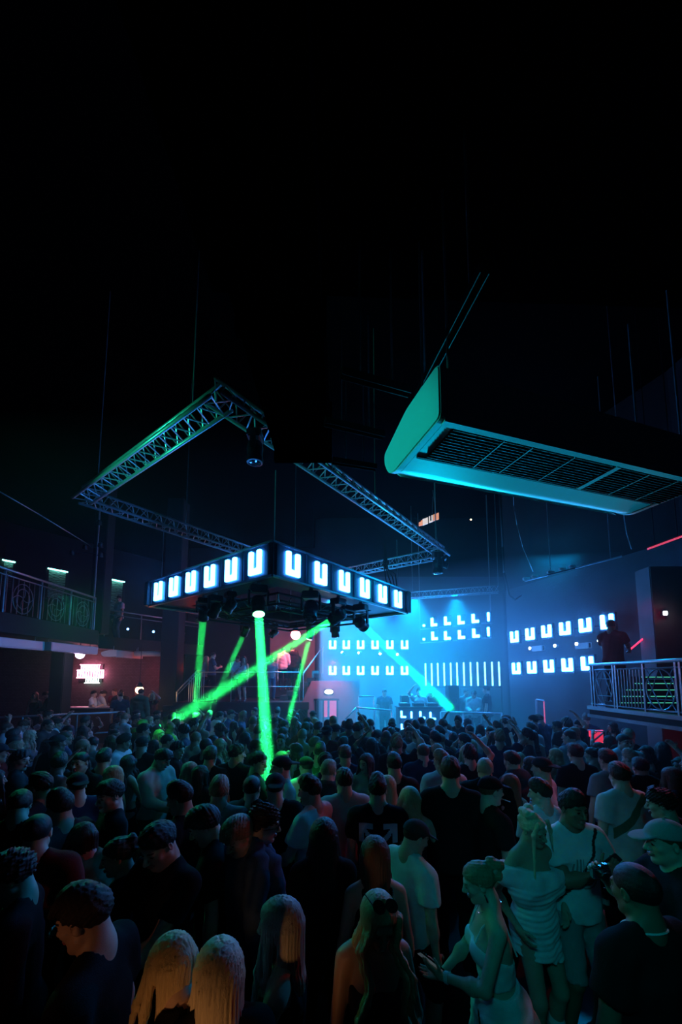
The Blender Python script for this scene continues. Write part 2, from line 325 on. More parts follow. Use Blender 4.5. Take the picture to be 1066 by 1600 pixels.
def hair_up(g, bun=.045, where=(0,-.085,.06), strands=True, seed=0, fine=.0055):
    HF, s = g['HF'], g['hs']; h = lambda x, y, z: (x*s, y*s, z*s); rs = np.random.RandomState(seed)
    P = [ell(h(0,-.016,.034), h(.086,.106,.095), .01, HF), cut(h(0,-.092,-.05), (0, (.066+.05)/.178, -1), .006, HF)]
    b = np.array(where)
    for i in range(9): P.append(ell(h(*(b+rs.normal(size=3)*bun*.45)), h(bun*.62,bun*.5,bun*.62), .012, HF, rot_xyz(*(rs.uniform(0,180,3)))))
    c = HF.o
    V, Q = sculpt(P, fine, (), 0, lambda X, Y, Z: .0022*np.sin(150*(X-c[0])+40*np.sin(22*(Z-c[2])))+.0012*np.sin(210*(Y-c[1]))+0*Z); return V, Q
def cap_mesh(g, brim=True, bucket=False, back=False, fine=.006):
    HF, s = g['HF'], g['hs']; h = lambda x, y, z: (x*s, y*s, z*s)
    P = [ell(h(0,-.012,.040), h(.091,.111,.090), .01, HF)]
    P += [cut(h(0,0,.038), (0,.10,-1), .004, HF)]
    if bucket: P += [drape(h(0,-.01,.062), h(0,-.005,.012), (.088*s,.105*s), (.145*s,.165*s), .012, HF), ell(h(0,-.01,-.004), h(.128,.148,.036), .008, HF, op='-')]
    elif brim:
        sg = -1 if back else 1
        P += [ell(h(0,sg*.125-.012,.046), h(.074,.075,.009), .012, HF, rot_xyz(-sg*9))]
        P += [ell(h(0,-.012,.134), h(.007,.007,.006), .004, HF)]
    V, Q = sculpt(P, fine, (), 0); return V, Q
# ---------------------------------------------------------------- helpers for hard objects
class MB:
    """collects shapes that become ONE mesh object"""
    def __init__(s): s.v = []; s.f = []; s.pc = []
    def add(s, V, Fs): n = len(s.v); s.pc.append((n, len(s.f))); s.v += [tuple(map(float, p)) for p in V]; s.f += [tuple(n+i for i in f) for f in Fs]; return s
    def box(s, c, d, R=None):
        c = np.array(c, float); h = np.array(d, float)/2; R = np.eye(3) if R is None else R
        P = [c+R@(h*np.array(k)) for k in ((-1,-1,-1),(1,-1,-1),(1,1,-1),(-1,1,-1),(-1,-1,1),(1,-1,1),(1,1,1),(-1,1,1))]
        return s.add(P, [(0,3,2,1),(4,5,6,7),(0,1,5,4),(1,2,6,5),(2,3,7,6),(3,0,4,7)])
    def bar(s, a, b, w, h, up=(0,0,1)):
        a = np.array(a,float); b = np.array(b,float); y = nrm(b-a); x = np.cross(y, up); x = nrm(x) if np.linalg.norm(x) > 1e-6 else np.array([1.,0,0]); z = np.cross(x, y)
        return s.box((a+b)/2, (w, np.linalg.norm(b-a), h), np.stack([x,y,z],1))
    def tube(s, a, b, r, n=8, r2=None):
        a = np.array(a,float); b = np.array(b,float); y = nrm(b-a); x = nrm(np.cross(y, (0,0,1) if abs(y[2]) < .95 else (1,0,0))); z = np.cross(x, y); r2 = r if r2 is None else r2
        A = [a+r*(x*math.cos(t)+z*math.sin(t)) for t in np.arange(n)*2*PI/n]; B = [b+r2*(x*math.cos(t)+z*math.sin(t)) for t in np.arange(n)*2*PI/n]
        return s.add(A+B, [(i,(i+1)%n,n+(i+1)%n,n+i) for i in range(n)]+[tuple(range(n-1,-1,-1)), tuple(range(n,2*n))])
    def path(s, pts, r, n=7):
        for a, b in zip(pts[:-1], pts[1:]): s.tube(a, b, r, n)
        return s
    def lathe(s, prof, F=None, n=20):
        F = F or W0; V = []; Fs = []; m = len(prof)
        for r, z in prof: V += [F.p((r*math.cos(t), r*math.sin(t), z)) for t in np.arange(n)*2*PI/n]
        for j in range(m-1): Fs += [(j*n+i, j*n+(i+1)%n, (j+1)*n+(i+1)%n, (j+1)*n+i) for i in range(n)]
        Fs += [tuple(range(n-1,-1,-1)), tuple((m-1)*n+i for i in range(n))]
        return s.add(V, Fs)
    def prism(s, poly, F=None, y0=0., y1=.1):                     # polygon in x,z of the frame, thick along its y
        F = F or W0; n = len(poly); A = [F.p((x, y0, z)) for x, z in poly]; B = [F.p((x, y1, z)) for x, z in poly]
        return s.add(A+B, [tuple(range(n)), tuple(range(2*n-1,n-1,-1))]+[((i+1)%n, i, n+i, n+(i+1)%n) for i in range(n)])
    def slab(s, poly, z0, z1):                                     # polygon in plan
        n = len(poly); return s.add([(x,y,z0) for x,y in poly]+[(x,y,z1) for x,y in poly], [tuple(range(n-1,-1,-1)), tuple(range(n,2*n))]+[(i,(i+1)%n,n+(i+1)%n,n+i) for i in range(n)])
    def each(s, name, m, parent=None, **kw):                        # every piece becomes a part of its own
        o = None; e = s.pc+[(len(s.v), len(s.f))]
        for (v0, f0), (v1, f1) in zip(e[:-1], e[1:]): q = MB(); q.add(s.v[v0:v1], [tuple(i-v0 for i in f) for f in s.f[f0:f1]]); o = q.build(name, m, parent, **kw)
        return o
    def build(s, name, m, parent=None, bevel=0., smooth=False, local=False):
        me = bpy.data.meshes.new(name); off = np.zeros(3)
        if parent is not None and not local:
            q = parent
            while q is not None: off += np.array(q.location); q = q.parent
        me.from_pydata([tuple(np.array(p)-off) for p in s.v], [], s.f); me.materials.append(m)
        bm = bmesh.new(); bm.from_mesh(me); bmesh.ops.recalc_face_normals(bm, faces=bm.faces)
        if bevel: bmesh.ops.bevel(bm, geom=[e for e in bm.edges if len(e.link_faces) == 2 and e.calc_face_angle(0) > .6], offset=bevel, segments=2, affect='EDGES', clamp_overlap=True)
        bm.to_mesh(me); bm.free()
        if smooth: me.polygons.foreach_set('use_smooth', [True]*len(me.polygons))
        o = bpy.data.objects.new(name, me); COL.objects.link(o)
        if parent is not None: o.parent = parent
        return o
def obj_(name, me, parent=None):
    o = bpy.data.objects.new(name, me); COL.objects.link(o)
    if parent is not None: o.parent = parent
    return o
def round_poly(P, r, n=4):
    o = []; P = [np.array(p, float) for p in P]
    for i, p in enumerate(P):
        a, b = P[i-1]-p, P[(i+1)%len(P)]-p; rr = min(r, np.linalg.norm(a)*.45, np.linalg.norm(b)*.45); a = p+nrm(a)*rr; b = p+nrm(b)*rr
        for t in np.linspace(0, 1, n+1): o.append(tuple((1-t)**2*a+2*t*(1-t)*p+t*t*b))
    return o
def tag(o, label, cat, group=None):
    o['label'] = label; o['category'] = cat
    if group: o['group'] = group
    return o
def thing(name, label, cat, loc=(0,0,0), group=None, rz=0.):
    o = bpy.data.objects.new(name, None); COL.objects.link(o); o.location = tuple(map(float, loc)); o.rotation_euler = (0,0,rz); o.empty_display_size = .1
    return tag(o, label, cat, group)
def struct(o): o['kind'] = 'structure'; return o
def copy_tree(o, parent=None, label=None):
    c = o.copy(); COL.objects.link(c)
    if parent is not None: c.parent = parent
    if label: c['label'] = label
    for ch in list(o.children): copy_tree(ch, c)
    return c
def frame_z(o, R, loc): o.matrix_world = Matrix(((R[0][0],R[0][1],R[0][2],loc[0]),(R[1][0],R[1][1],R[1][2],loc[1]),(R[2][0],R[2][1],R[2][2],loc[2]),(0,0,0,1)))
def face_frame(n):                                                 # columns x right, y into the panel, z up; front faces along n
    n = nrm((n[0], n[1], 0)); y = -n; return np.stack([np.cross(y, (0,0,1)), y, np.array([0,0,1.])], 1)
def mat(name, col, rough=.6, metal=0., var=.25, scale=6., bump=0., bscale=40., coat=0., sheen=0., stretch=None, spec=.5):
    m = bpy.data.materials.new(name); m.use_nodes = True; nt = m.node_tree; N = nt.nodes; Lk = nt.links; b = N['Principled BSDF']
    b.inputs['Roughness'].default_value = rough; b.inputs['Metallic'].default_value = metal; b.inputs['Specular IOR Level'].default_value = spec; b.inputs['Coat Weight'].default_value = coat; b.inputs['Sheen Weight'].default_value = sheen
    tc = N.new('ShaderNodeTexCoord'); mp = N.new('ShaderNodeMapping'); Lk.new(tc.outputs['Object'], mp.inputs[0])
    if stretch: mp.inputs['Scale'].default_value = stretch
    no = N.new('ShaderNodeTexNoise'); no.inputs['Scale'].default_value = scale; no.inputs['Detail'].default_value = 3; Lk.new(mp.outputs[0], no.inputs['Vector'])
    mx = N.new('ShaderNodeMix'); mx.data_type = 'RGBA'; Lk.new(no.outputs['Fac'], mx.inputs['Factor'])
    mx.inputs['A'].default_value = (*[c*(1-var) for c in col], 1); mx.inputs['B'].default_value = (*[min(1, c*(1+var)) for c in col], 1); Lk.new(mx.outputs['Result'], b.inputs['Base Color'])
    if bump:
        n2 = N.new('ShaderNodeTexNoise'); n2.inputs['Scale'].default_value = bscale; Lk.new(mp.outputs[0], n2.inputs['Vector'])
        bp = N.new('ShaderNodeBump'); bp.inputs['Strength'].default_value = bump; bp.inputs['Distance'].default_value = .01; Lk.new(n2.outputs['Fac'], bp.inputs['Height']); Lk.new(bp.outputs[0], b.inputs['Normal'])
    return m
def glow(name, col, st):
    m = bpy.data.materials.new(name); m.use_nodes = True; b = m.node_tree.nodes['Principled BSDF']; b.inputs['Base Color'].default_value = (.8,.8,.8,1)
    b.inputs['Emission Color'].default_value = (*col, 1); b.inputs['Emission Strength'].default_value = st; return m
def wallmat(name, col, rough=.75, brick=None, spec=.3):
    m = mat(name, col, rough, spec=spec, var=.35, scale=1.3, bump=.25, bscale=30)
    if brick:
        nt = m.node_tree; N = nt.nodes; b = N['Principled BSDF']; br = N.new('ShaderNodeTexBrick'); br.inputs['Scale'].default_value = brick
        tc = N.new('ShaderNodeTexCoord'); mp = N.new('ShaderNodeMapping'); mp.inputs['Rotation'].default_value = (PI/2, 0, 0); nt.links.new(tc.outputs['Object'], mp.inputs[0]); nt.links.new(mp.outputs[0], br.inputs['Vector'])
        br.inputs['Color1'].default_value = (*col, 1); br.inputs['Color2'].default_value = (*[c*.75 for c in col], 1); br.inputs['Mortar'].default_value = (*[c*.4 for c in col], 1)
        nt.links.new(br.outputs['Color'], b.inputs['Base Color'])
    return m
M = {}
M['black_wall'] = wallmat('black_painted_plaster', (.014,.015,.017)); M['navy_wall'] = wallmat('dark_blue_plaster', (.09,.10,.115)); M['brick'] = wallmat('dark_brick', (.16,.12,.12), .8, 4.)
M['grey_wall'] = wallmat('grey_render', (.22,.22,.23)); M['floor'] = mat('dark_vinyl_floor', (.02,.02,.022), .35, var=.4, scale=2, bump=.1); M['ceil'] = wallmat('black_ceiling', (.002,.002,.0022), .95, spec=0.)
M['alu'] = mat('aluminium_tube', (.62,.63,.65), .36, .55, .1, 30, .05); M['steel'] = mat('brushed_steel', (.5,.51,.53), .32, .6, .12, 20, .08); M['dark_metal'] = mat('black_powder_coat', (.03,.03,.033), .42, .5, .2, 25, .08)
M['black'] = mat('black_plastic', (.014,.014,.016), .38, 0, .2, 20, .05); M['casing'] = mat('blue_black_casing', (.035,.045,.06), .35, .2, .2, 8, .05); M['white_plastic'] = mat('off_white_plastic', (.72,.74,.72), .38, 0, .05, 5, .05, 60)
M['grille'] = mat('dark_grille_mesh', (.012,.012,.012), .7, .1, .3, 60, .4, 120); M['rubber'] = mat('black_cable_rubber', (.02,.02,.02), .6); M['wood'] = mat('dark_wood', (.10,.05,.03), .45, 0, .4, 3, .2, 20, stretch=(1,1,8))
M['iron'] = mat('painted_wrought_iron', (.24,.26,.28), .32, .7, .2, 18, .1); M['carpet'] = mat('dark_carpet', (.03,.03,.035), .95, 0, .4, 40, .4, 200); M['glass_dark'] = mat('smoked_glass', (.02,.03,.03), .08, 0, .2, 4); M['slat'] = mat('metallic_slats', (.5,.55,.55), .35, .35, .3, 14, .6, 22)
LET = (.034, .27, 1)
M['letter'] = glow('lit_letter_blue_white', LET, 30); M['wall_letter'] = glow('lit_wall_letter_blue_white', LET, 48); M['bar_lit'] = glow('lit_led_bar', (.10,.40,1), 11); M['teal_lit'] = glow('teal_led_strip', (.22,1,.80), 9); M['pink_neon'] = glow('pink_neon', (1,.28,.50), 13); M['white_neon'] = glow('mint_white_neon', (.7,1,.9), 3.5)
M['green_lens'] = glow('green_lens', (.12,1,.35), 30); M['white_lens'] = glow('white_lens', (.7,.9,1), 14); M['blue_lens'] = glow('blue_lens', (.12,.35,1), 12); M['red_lens'] = glow('red_lens', (1,.22,.22), 22); M['warm_lens'] = glow('warm_lens', (1,.62,.35), 6); M['lilac_lens'] = glow('lilac_lens', (.75,.6,1), 12)
M['green_strip'] = glow('green_led_strip', (.06,.5,.32), .9); M['orange_lit'] = glow('orange_lit_sign', (1,.33,.08), .7); M['orange_white'] = glow('white_lit_sign', (1,.85,.75), .7); M['red_strip'] = glow('red_emissive', (1,.05,.08), .7); M['red_tube'] = glow('red_glow_stick', (1,.03,.10), 2.0); M['blue_strip'] = glow('blue_edge_led', (.05,.3,1), .8); M['red_lit'] = glow('self_lit_red', (1,.03,.08), .7)
M['dim_lens'] = mat('dark_glass_lens', (.03,.035,.04), .06, 0, .1, 3, coat=1.)
# ---------------------------------------------------------------- the room
def wall(name, a, b, z0, z1, m, th=.2):
    a = np.array(a, float); b = np.array(b, float); c = (a+b)/2; d = b-a; L = np.hypot(*d); R = rot_xyz(0, 0, math.degrees(math.atan2(d[1], d[0])))
    return struct(MB().box((c[0], c[1], (z0+z1)/2), (L, th, z1-z0), R).build(name, m))
struct(MB().box((-3.5, 9, -.1), (25, 27, .2)).build('floor', M['floor']))
struct(MB().box((-3.5, 9, 9.7), (25, 27, .2)).build('ceiling', M['ceil']))
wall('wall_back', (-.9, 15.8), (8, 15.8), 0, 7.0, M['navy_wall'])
wall('wall_back_shade', (-.9, 15.8), (8, 15.8), 7.0, 9.6, M['black_wall'])  # unlit upper part of the wall, its darkness put into the colour
wall('wall_center', (-8, 19.6), (-.9, 19.6), 0, 9.6, M['black_wall'])
wall('wall_stair_back', (-3.3, 17.55), (-1.15, 17.55), 1.85, 5.5, M['grey_wall'], .1)
wall('wall_center_return', (-1.0, 15.8), (-1.0, 19.6), 0, 9.6, M['black_wall'])
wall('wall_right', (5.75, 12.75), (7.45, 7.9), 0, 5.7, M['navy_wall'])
wall('wall_right_shade', (5.75, 12.75), (7.45, 7.9), 5.7, 9.6, M['black_wall'])  # same wall continued, coloured black where no light reaches
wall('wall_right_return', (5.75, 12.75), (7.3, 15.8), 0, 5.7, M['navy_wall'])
wall('wall_right_return_shade', (5.75, 12.75), (7.3, 15.8), 5.7, 9.6, M['black_wall'])  # darkness of the upper return put into its colour too
wall('wall_right_near', (7.45, 7.9), (7.9, -3), 0, 9.6, M['black_wall'])
wall('wall_left', (-15, -3.5), (-14.9, 16.2), 0, 9.6, M['black_wall'])
wall('wall_left_windows', (-14.9, 16.2), (-10.4, 22.2), 0, 9.6, M['black_wall'])
wall('wall_left_far', (-10.4, 22.2), (-8, 19.6), 0, 9.6, M['black_wall'])
wall('wall_front', (-15, -3.2), (8, -3.2), 0, 9.6, M['black_wall'])
wall('wall_bar', (-14.8, 15.6), (-6.7, 15.6), .5, 3.85, M['brick'])
struct(MB().slab([(-8,6),(-8,12.2),(-8.9,13.7),(-6.6,17.7),(-8,17.7),(-10.4,22),(-14.8,16.1),(-14.9,6)], 3.85, 4.2).build('gallery_floor', M['black_wall']))
struct(MB().slab([(-8.02,6),(-8.02,12.2),(-8.92,13.7),(-6.62,17.7),(-6.5,17.7),(-8.8,13.68),(-7.9,12.2),(-7.9,6)], 3.78, 4.24).build('trim_gallery_edge', M['black_wall']))
struct(MB().slab([(-14.8,9),(-9.7,9),(-6.5,11.6),(-6.5,15.5),(-14.8,15.5)], 0, .5).build('raised_floor', M['carpet']))
for nm, x, y, w, z0, z1 in (('pillar_bar', -9.3, 12.6, .45, .5, 3.85), ('pillar_stair', -6.35, 14.2, .62, 0, 9.6), ('pillar_gallery', -8.25, 12.75, .45, 4.2, 9.6)):
    struct(MB().box((x, y, (z0+z1)/2), (w, w, z1-z0)).build(nm, M['black_wall'], bevel=.02))
struct(MB().box((6.78, 7.8, 2.5), (.84, .4, 5.0)).build('pillar_right', M['grey_wall'], bevel=.015))
# low ceiling and boxed duct right above the photographer
struct(MB().slab([(-.75,-3),(7.8,-3),(7.8,2.3),(-.75,2.0)], 4.95, 5.2).build('trim_soffit', M['ceil']))
# mezzanine with stairs, the technical room and the stage
struct(MB().slab([(-6.0,13.6),(-1.15,13.6),(-1.15,17.7),(-6.0,17.7)], 1.6, 1.85).slab([(-5.9,13.75),(-1.2,13.75),(-1.2,17.7),(-5.9,17.7)], 0, 1.6).build('mezzanine', M['black_wall']))
sb = MB()
for i in range(8): sb.box((-6.15-.22*i, 14.0, 1.74-.2*i-.1), (.26, 1.1, .2-.0))
struct(sb.build('stairs_left', M['carpet']))
sb = MB()
for i in range(6): sb.box((-1.9+.26*i-.3, 15.2, 1.95+.17*i), (.30, 1.2, .17))
struct(sb.build('stairs_upper', M['carpet']))
struct(MB().slab([(-1.15,15.0),(-.9,15.0),(-.9,16),(-1.15,16)], 1.85, 3.0).build('stair_wall', M['grey_wall']))
t0 = atY(487, 1064, 13.8); t1 = atY(562, 1064, 13.8); xd0 = atY(493, 1093, 13.8)[0]; xd1 = atY(528, 1093, 13.8)[0]; zt = t0[2]; zd = atY(510, 1093, 13.8)[2]
struct(MB().prism([(t0[0]-.42,0),(xd0,0),(xd0,zd),(xd1,zd),(xd1,0),(t1[0],0),(t1[0],zt),(t0[0],zt),(t0[0]-.42,zt-.95)], W0, 13.75, 13.9).build('wall_tech_room', M['grey_wall']))
dr = struct(MB().box(((xd0+xd1)/2-.13, 14.05, zd/2), (.06, .06, zd)).box((xd0+.02, 13.82, zd/2), (.06, .2, zd)).box((xd1-.02, 13.82, zd/2), (.06, .2, zd)).box(((xd0+xd1)/2, 13.82, zd), (xd1-xd0+.1, .2, .07)).build('door_1', M['black']))
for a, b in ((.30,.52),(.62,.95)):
    MB().box((xd0+(xd1-xd0)*(a+b)/2, 14.08, zd-.35), ((xd1-xd0)*(b-a), .02, .6)).build('door_pane', M['red_lit'], dr)  # panes glow by emission in place of the red-lit room behind
struct(MB().slab([(.35,11.7),(5.2,11.7),(5.6,15.6),(-.6,15.6),(-.6,13.9)], 0, .55).build('stage_floor', M['black_wall']))
# right platform with stairs behind it
BX = 5.2
struct(MB().slab([(BX,4.2),(BX,8.0),(7.3,8.0),(7.7,4.2)], 1.93, 2.1).build('platform_right', M['black_wall']))
struct(MB().slab([(BX-.03,4.2),(BX-.03,8.03),(BX+.12,8.03),(BX+.12,4.2)], 1.90, 1.96).slab([(BX-.03,4.2),(BX-.03,8.03),(BX+.12,8.03),(BX+.12,4.2)], 2.06, 2.13).build('trim_platform_edge', M['iron']))
st = [(961,1097),(970,1087),(976,1077),(989,1067),(1000,1057)]; sb = MB(); sn = MB()
for px, py in st:
    p = atY(px, py, 7.3); sb.box(((p[0]+6.45)/2, 7.42, (p[2]+2.1)/2), (6.45-p[0], .30, p[2]-2.1)); sn.box(((p[0]+6.45)/2, 7.262, p[2]-.012), (6.45-p[0], .012, .016))
so = struct(sb.build('stairs_right', M['black_wall'])); sn.build('step_edge_light', M['green_strip'], so)
# ---------------------------------------------------------------- trusses
def chord_pts(a, b, base, h):
    a = np.array(a,float); b = np.array(b,float); d = nrm(b-a); w = np.cross(d, (0,0,1)); up = np.array([0,0,1.])
    return [(a-w*base/2, b-w*base/2), (a+w*base/2, b+w*base/2), (a+up*h, b+up*h)]
def truss_span(parent, a, b, base=.29, h=.25, r=.025):
    C = chord_pts(a, b, base, h); L = np.linalg.norm(np.array(b)-np.array(a)); n = max(2, int(round(L/.29))); lat = MB()
    for i, j in ((0,1),(1,2),(2,0)):
        for k in range(n):
            f = lambda q, t: q[0]+(q[1]-q[0])*t
            lat.tube(f(C[i],k/n), f(C[j],(k+.5)/n), .0095, 5).tube(f(C[j],(k+.5)/n), f(C[i],(k+1)/n), .0095, 5)
    s = lat.build('truss_span', M['alu'], parent)
    for q in C: MB().tube(q[0], q[1], r, 10).build('chord', M['alu'], s, smooth=True)
    return s
E1 = np.array([-.804, .594, 0]); E2 = np.array([.594, .804, 0]); TZ = 5.86
TA = np.array([-1.38, 4.07, TZ]); LA, LB = 4.05, 6.85
rt = thing('roof_truss', 'rectangular aluminium lattice truss hanging under the black ceiling above the crowd', 'truss', TA)
for a, b in ((TA, TA+E1*LA), (TA+E1*LA, TA+E1*LA+E2*LB), (TA+E2*LB, TA+E1*LA+E2*LB), (TA-E2*.1, TA+E2*LB)): truss_span(rt, a, b)
hw = MB()
for q in (TA+E1*.6, TA+E1*3.4, TA+E2*3.4, TA+E2*6.3, TA+E1*LA+E2*2, TA+E1*LA+E2*5.5): hw.tube(q+(0,0,.25), q+np.array([0,0,3.7]), .008, 6)
hw.each('hanging_wire', M['steel'], rt)
st_ = atY(645, 939, 14.6); en_ = atY(779, 920, 13.6); z_ = (st_[2]+en_[2])/2
bt = thing('stage_truss', 'blue-lit lattice truss spanning high above the stage at the back', 'truss', (st_[0], st_[1], z_)); truss_span(bt, (st_[0]-1.5, st_[1]+.6, z_), (en_[0], en_[1], z_))
MB().tube((st_[0], st_[1], z_+.2), (st_[0], st_[1], 9.6), .01, 6).tube((en_[0], en_[1], z_+.2), (en_[0], en_[1], 9.6), .01, 6).each('hanging_wire', M['steel'], bt)
# ---------------------------------------------------------------- letter lights
def U_poly(w=.28, h=.36, t=.09):
    a, b = w/2, h/2; return round_poly([(-a,b),(-a+t,b),(-a+t,-b+t),(a-t,-b+t),(a-t,b),(a,b),(a,-b),(-a,-b)], .022, 3)
def L_poly(w=.27, h=.36, t=.10):
    a, b = w/2, h/2; return round_poly([(-a,b),(-a+t,b),(-a+t,-b+t),(a,-b+t),(a,-b),(-a,-b)], .022, 3)
def I_poly(w=.10, h=.36, t=0): return round_poly([(-w/2,h/2),(w/2,h/2),(w/2,-h/2),(-w/2,-h/2)], .03, 3)
def panel(parent, F, w, h, poly, name='letter_panel', depth=.07, cas=True):
    b = MB().prism([(-w/2,-h/2),(w/2,-h/2),(w/2,h/2),(-w/2,h/2)], F, 0, depth)
    for s in (-1,1): b.prism([(s*w/2-.012,-h/2),(s*w/2+.012,-h/2),(s*w/2+.012,h/2),(s*w/2-.012,h/2)], F, -.018, .0)
    for s in (-1,1): b.prism([(-w/2,s*h/2-.012),(w/2,s*h/2-.012),(w/2,s*h/2+.012),(-w/2,s*h/2+.012)], F, -.018, .0)
    p = b.build(name, M['casing'], parent); MB().prism(poly, F, -.035, -.004).build('lit_letter', M['letter'], p); return p
# the hanging square frame of letters
FP = np.array([-.98, 5.267, 4.168]); fe = nrm((-.785,.62,0)); fg = nrm((.617,.787,0)); PWl, PWr, PH = .594, .637, .4875
fr = thing('hanging_light_frame', 'square black frame of glowing blue-white letter U panels hanging over the dance floor', 'light frame', FP)
NF = 6; cl = .0; FQ = FP+fg*.13; FL = FP+fe*.0
for side in range(4):
    for k in range(NF):
        if side == 0: c = FP+fe*PWl*(k+.62); R = face_frame(-fg)
        elif side == 1: c = FP+fg*PWr*(k+.62); R = face_frame(-fe)
        elif side == 2: c = FP+fe*(PWl*6.3)+fg*PWr*(k+.62); R = face_frame(fe)
        else: c = FP+fg*(PWr*6.3)+fe*PWl*(k+.62); R = face_frame(fg)
        w = PWl if side in (0,3) else PWr
        panel(fr, Fr(R, c+np.array([0,0,PH/2])), w-.01, PH, U_poly())
C4 = [FP, FP+fe*PWl*6.3, FP+fe*PWl*6.3+fg*PWr*6.3, FP+fg*PWr*6.3]
for q in C4: MB().box(q+np.array([0,0,PH/2])+(fe+fg)*.07*(1 if q is FP else 0), (.14,.14,PH), np.stack([fe,fg,(0,0,1)],1)).build('corner_post', M['black'], fr, bevel=.01)
ctr = (C4[0]+C4[2])/2
up_ = MB(); lo_ = MB(); ir = MB()
for i in range(4):
    a, b = C4[i], C4[(i+1)%4]; ai, bi = a+(ctr-a)*.07, b+(ctr-b)*.07; aj, bj = a+(ctr-a)*.30, b+(ctr-b)*.30
    up_.bar(a+(0,0,PH+.01), b+(0,0,PH+.01), .05, .03); up_.bar(a+(0,0,-.01), b+(0,0,-.01), .05, .03)
    lo_.add([ai+(0,0,.03), bi+(0,0,.03), bj+(0,0,.03), aj+(0,0,.03), ai+(0,0,.06), bi+(0,0,.06), bj+(0,0,.06), aj+(0,0,.06)], [(0,1,2,3),(7,6,5,4),(0,4,5,1),(1,5,6,2),(2,6,7,3),(3,7,4,0)])
    for u, v in ((0,0),(.22,0),(0,.18),(.22,.18)): 
        p0, p1 = a+(ctr-a)*(.34+u), b+(ctr-b)*(.34+u); ir.tube(p0+(0,0,-.05-v), p1+(0,0,-.05-v), .022, 8)
    for k in range(9):
        t = k/8; p0, p1 = a+(ctr-a)*.34, b+(ctr-b)*.34; q0, q1 = a+(ctr-a)*.56, b+(ctr-b)*.56; ir.tube(p0+(p1-p0)*t+(0,0,-.05), q0+(q1-q0)*min(1,t+.08)+(0,0,-.23), .011, 6)
up_.build('edge_rail', M['steel'], fr); lo_.build('bottom_plate', M['black'], fr); ir.build('inner_ring_truss', M['dark_metal'], fr)
hw = MB()
for q in C4:
    p = q+(ctr-q)*.08; hw.tube(p+(0,0,PH), p+np.array([0,0,TZ-p[2]]), .007, 6)
hw.each('hanging_wire', M['steel'], fr)
p = C4[3]+(ctr-C4[3])*.1
fc = MB()
for k in range(4): fc.path([tuple(p+np.array([.05*k-.08,.03*k,PH])), tuple(p+np.array([.07*k-.2,.02,PH+.25+.05*k])), tuple(p+np.array([.03*k-.25,.05,PH+.65-.04*k])), tuple(p+np.array([-.2,.1,1.7]))], .014, 6)
fc.build('feed_cable', M['rubber'], fr)
# letter fittings on the walls: each a casing with one lit letter
def letter_unit(c, n, poly, label, group=None, w=.36, h=.44, name='letter_light'):
    R = face_frame(n); t = thing(name, label, 'letter light', c, group)
    b = MB().prism([(-w/2,-h/2),(w/2,-h/2),(w/2,h/2),(-w/2,h/2)], Fr(R), 0, .09).build('casing', M['casing'], t, local=True)
    MB().prism(poly, Fr(R), -.035, -.004).build('lit_letter', M['wall_letter'], t, local=True); return t
ORD = ['first', 'second', 'third', 'fourth', 'fifth', 'sixth', 'seventh', 'eighth', 'ninth', 'tenth', 'eleventh', 'twelfth']
rail_pts = []
for row, yy, nm in ((0, 1007.5, 'upper'), (1, 1047.7, 'lower')):
    for i, xx in enumerate((519.9,541.2,563.6,586.2,609.2,632.2)):
        letter_unit(atY(xx, yy, 15.0), (0,-1,0), U_poly(.29,.345,.09), 'blue-white letter U, %s from left, %s row on the wall left of the stage' % (ORD[i], nm), 'letter U lights left of the stage')
a = atY(512, 1007.5, 15.12); b = atY(640, 1007.5, 15.12)
for nm, yy in (('upper', 1007.5), ('lower', 1047.7)):
    a = atY(512, yy, 15.13); b = atY(640, yy, 15.13); r = thing('mounting_rail', 'dark steel rail carrying the %s row of U lights left of the stage' % nm, 'rail', a)
    MB().bar(a, b, .06, .06).build('rail', M['dark_metal'], r); k = MB()
    for t in (.05,.5,.95): q = a+(b-a)*t; k.bar(q, q+np.array([0,.66,0]), .05, .05)
    k.each('wall_bracket', M['dark_metal'], r)
def at_plane(px, py, P, n):
    r = ray(px, py); P = np.array(P,float); n = np.array(n,float); return EYE+r*(((P-EYE)@n)/(r@n))
Lb = np.array([3.55, 14.9, 0]); Le = np.array([5.31, 13.65, 0]); Ln = nrm((Le-Lb)[1]*np.array([1,0,0])-(Le-Lb)[0]*np.array([0,1,0]))
for nm, pts in (('upper', [(662.8,977.5),(678.4,972),(699.5,970),(720.8,968.6),(743,966.3),(763.6,963.8)]), ('lower', [(662.8,998.9),(679.4,993.5),(699.5,993),(721.4,991.5),(744,989.3),(763.6,987)])):
    zz = np.mean([at_plane(px, py, Lb, Ln)[2] for px, py in pts[1:5]])
    for i, (px, py) in enumerate(pts):
        c = at_plane(px, py, Lb, Ln)
        if i == 0: letter_unit(c, Ln, round_poly([(-.05,.05),(.05,.05),(.05,-.05),(-.05,-.05)], .04, 3), 'small lit dot at the left end of the %s row of letters L' % nm, None, .14, .14, 'dot_light')
        elif i == 5: letter_unit(c, Ln, I_poly(.085,.33), 'tall thin letter I at the right end of the %s row of letters L' % nm, None, .2, .42)
        else: letter_unit(c, Ln, L_poly(.26,.34,.11), 'blue-white letter L, %s from left, %s row high above the stage' % (ORD[i-1], nm), 'letter L lights above the stage', .34)
    a = at_plane(657, pts[0][1]+6, Lb-Ln*.12, Ln); b = at_plane(768, pts[5][1]+9, Lb-Ln*.12, Ln); r = thing('mounting_rail', 'thin blue-lit rail under the %s row of letters L above the stage' % nm, 'rail', a)
    MB().bar(a, b, .05, .05).build('rail', M['steel'], r); k = MB()
    for q in (a, b): k.tube(q+(0,0,.0), np.array([q[0], q[1], 9.6]), .008, 6)
    k.each('hanger_rod', M['steel'], r)
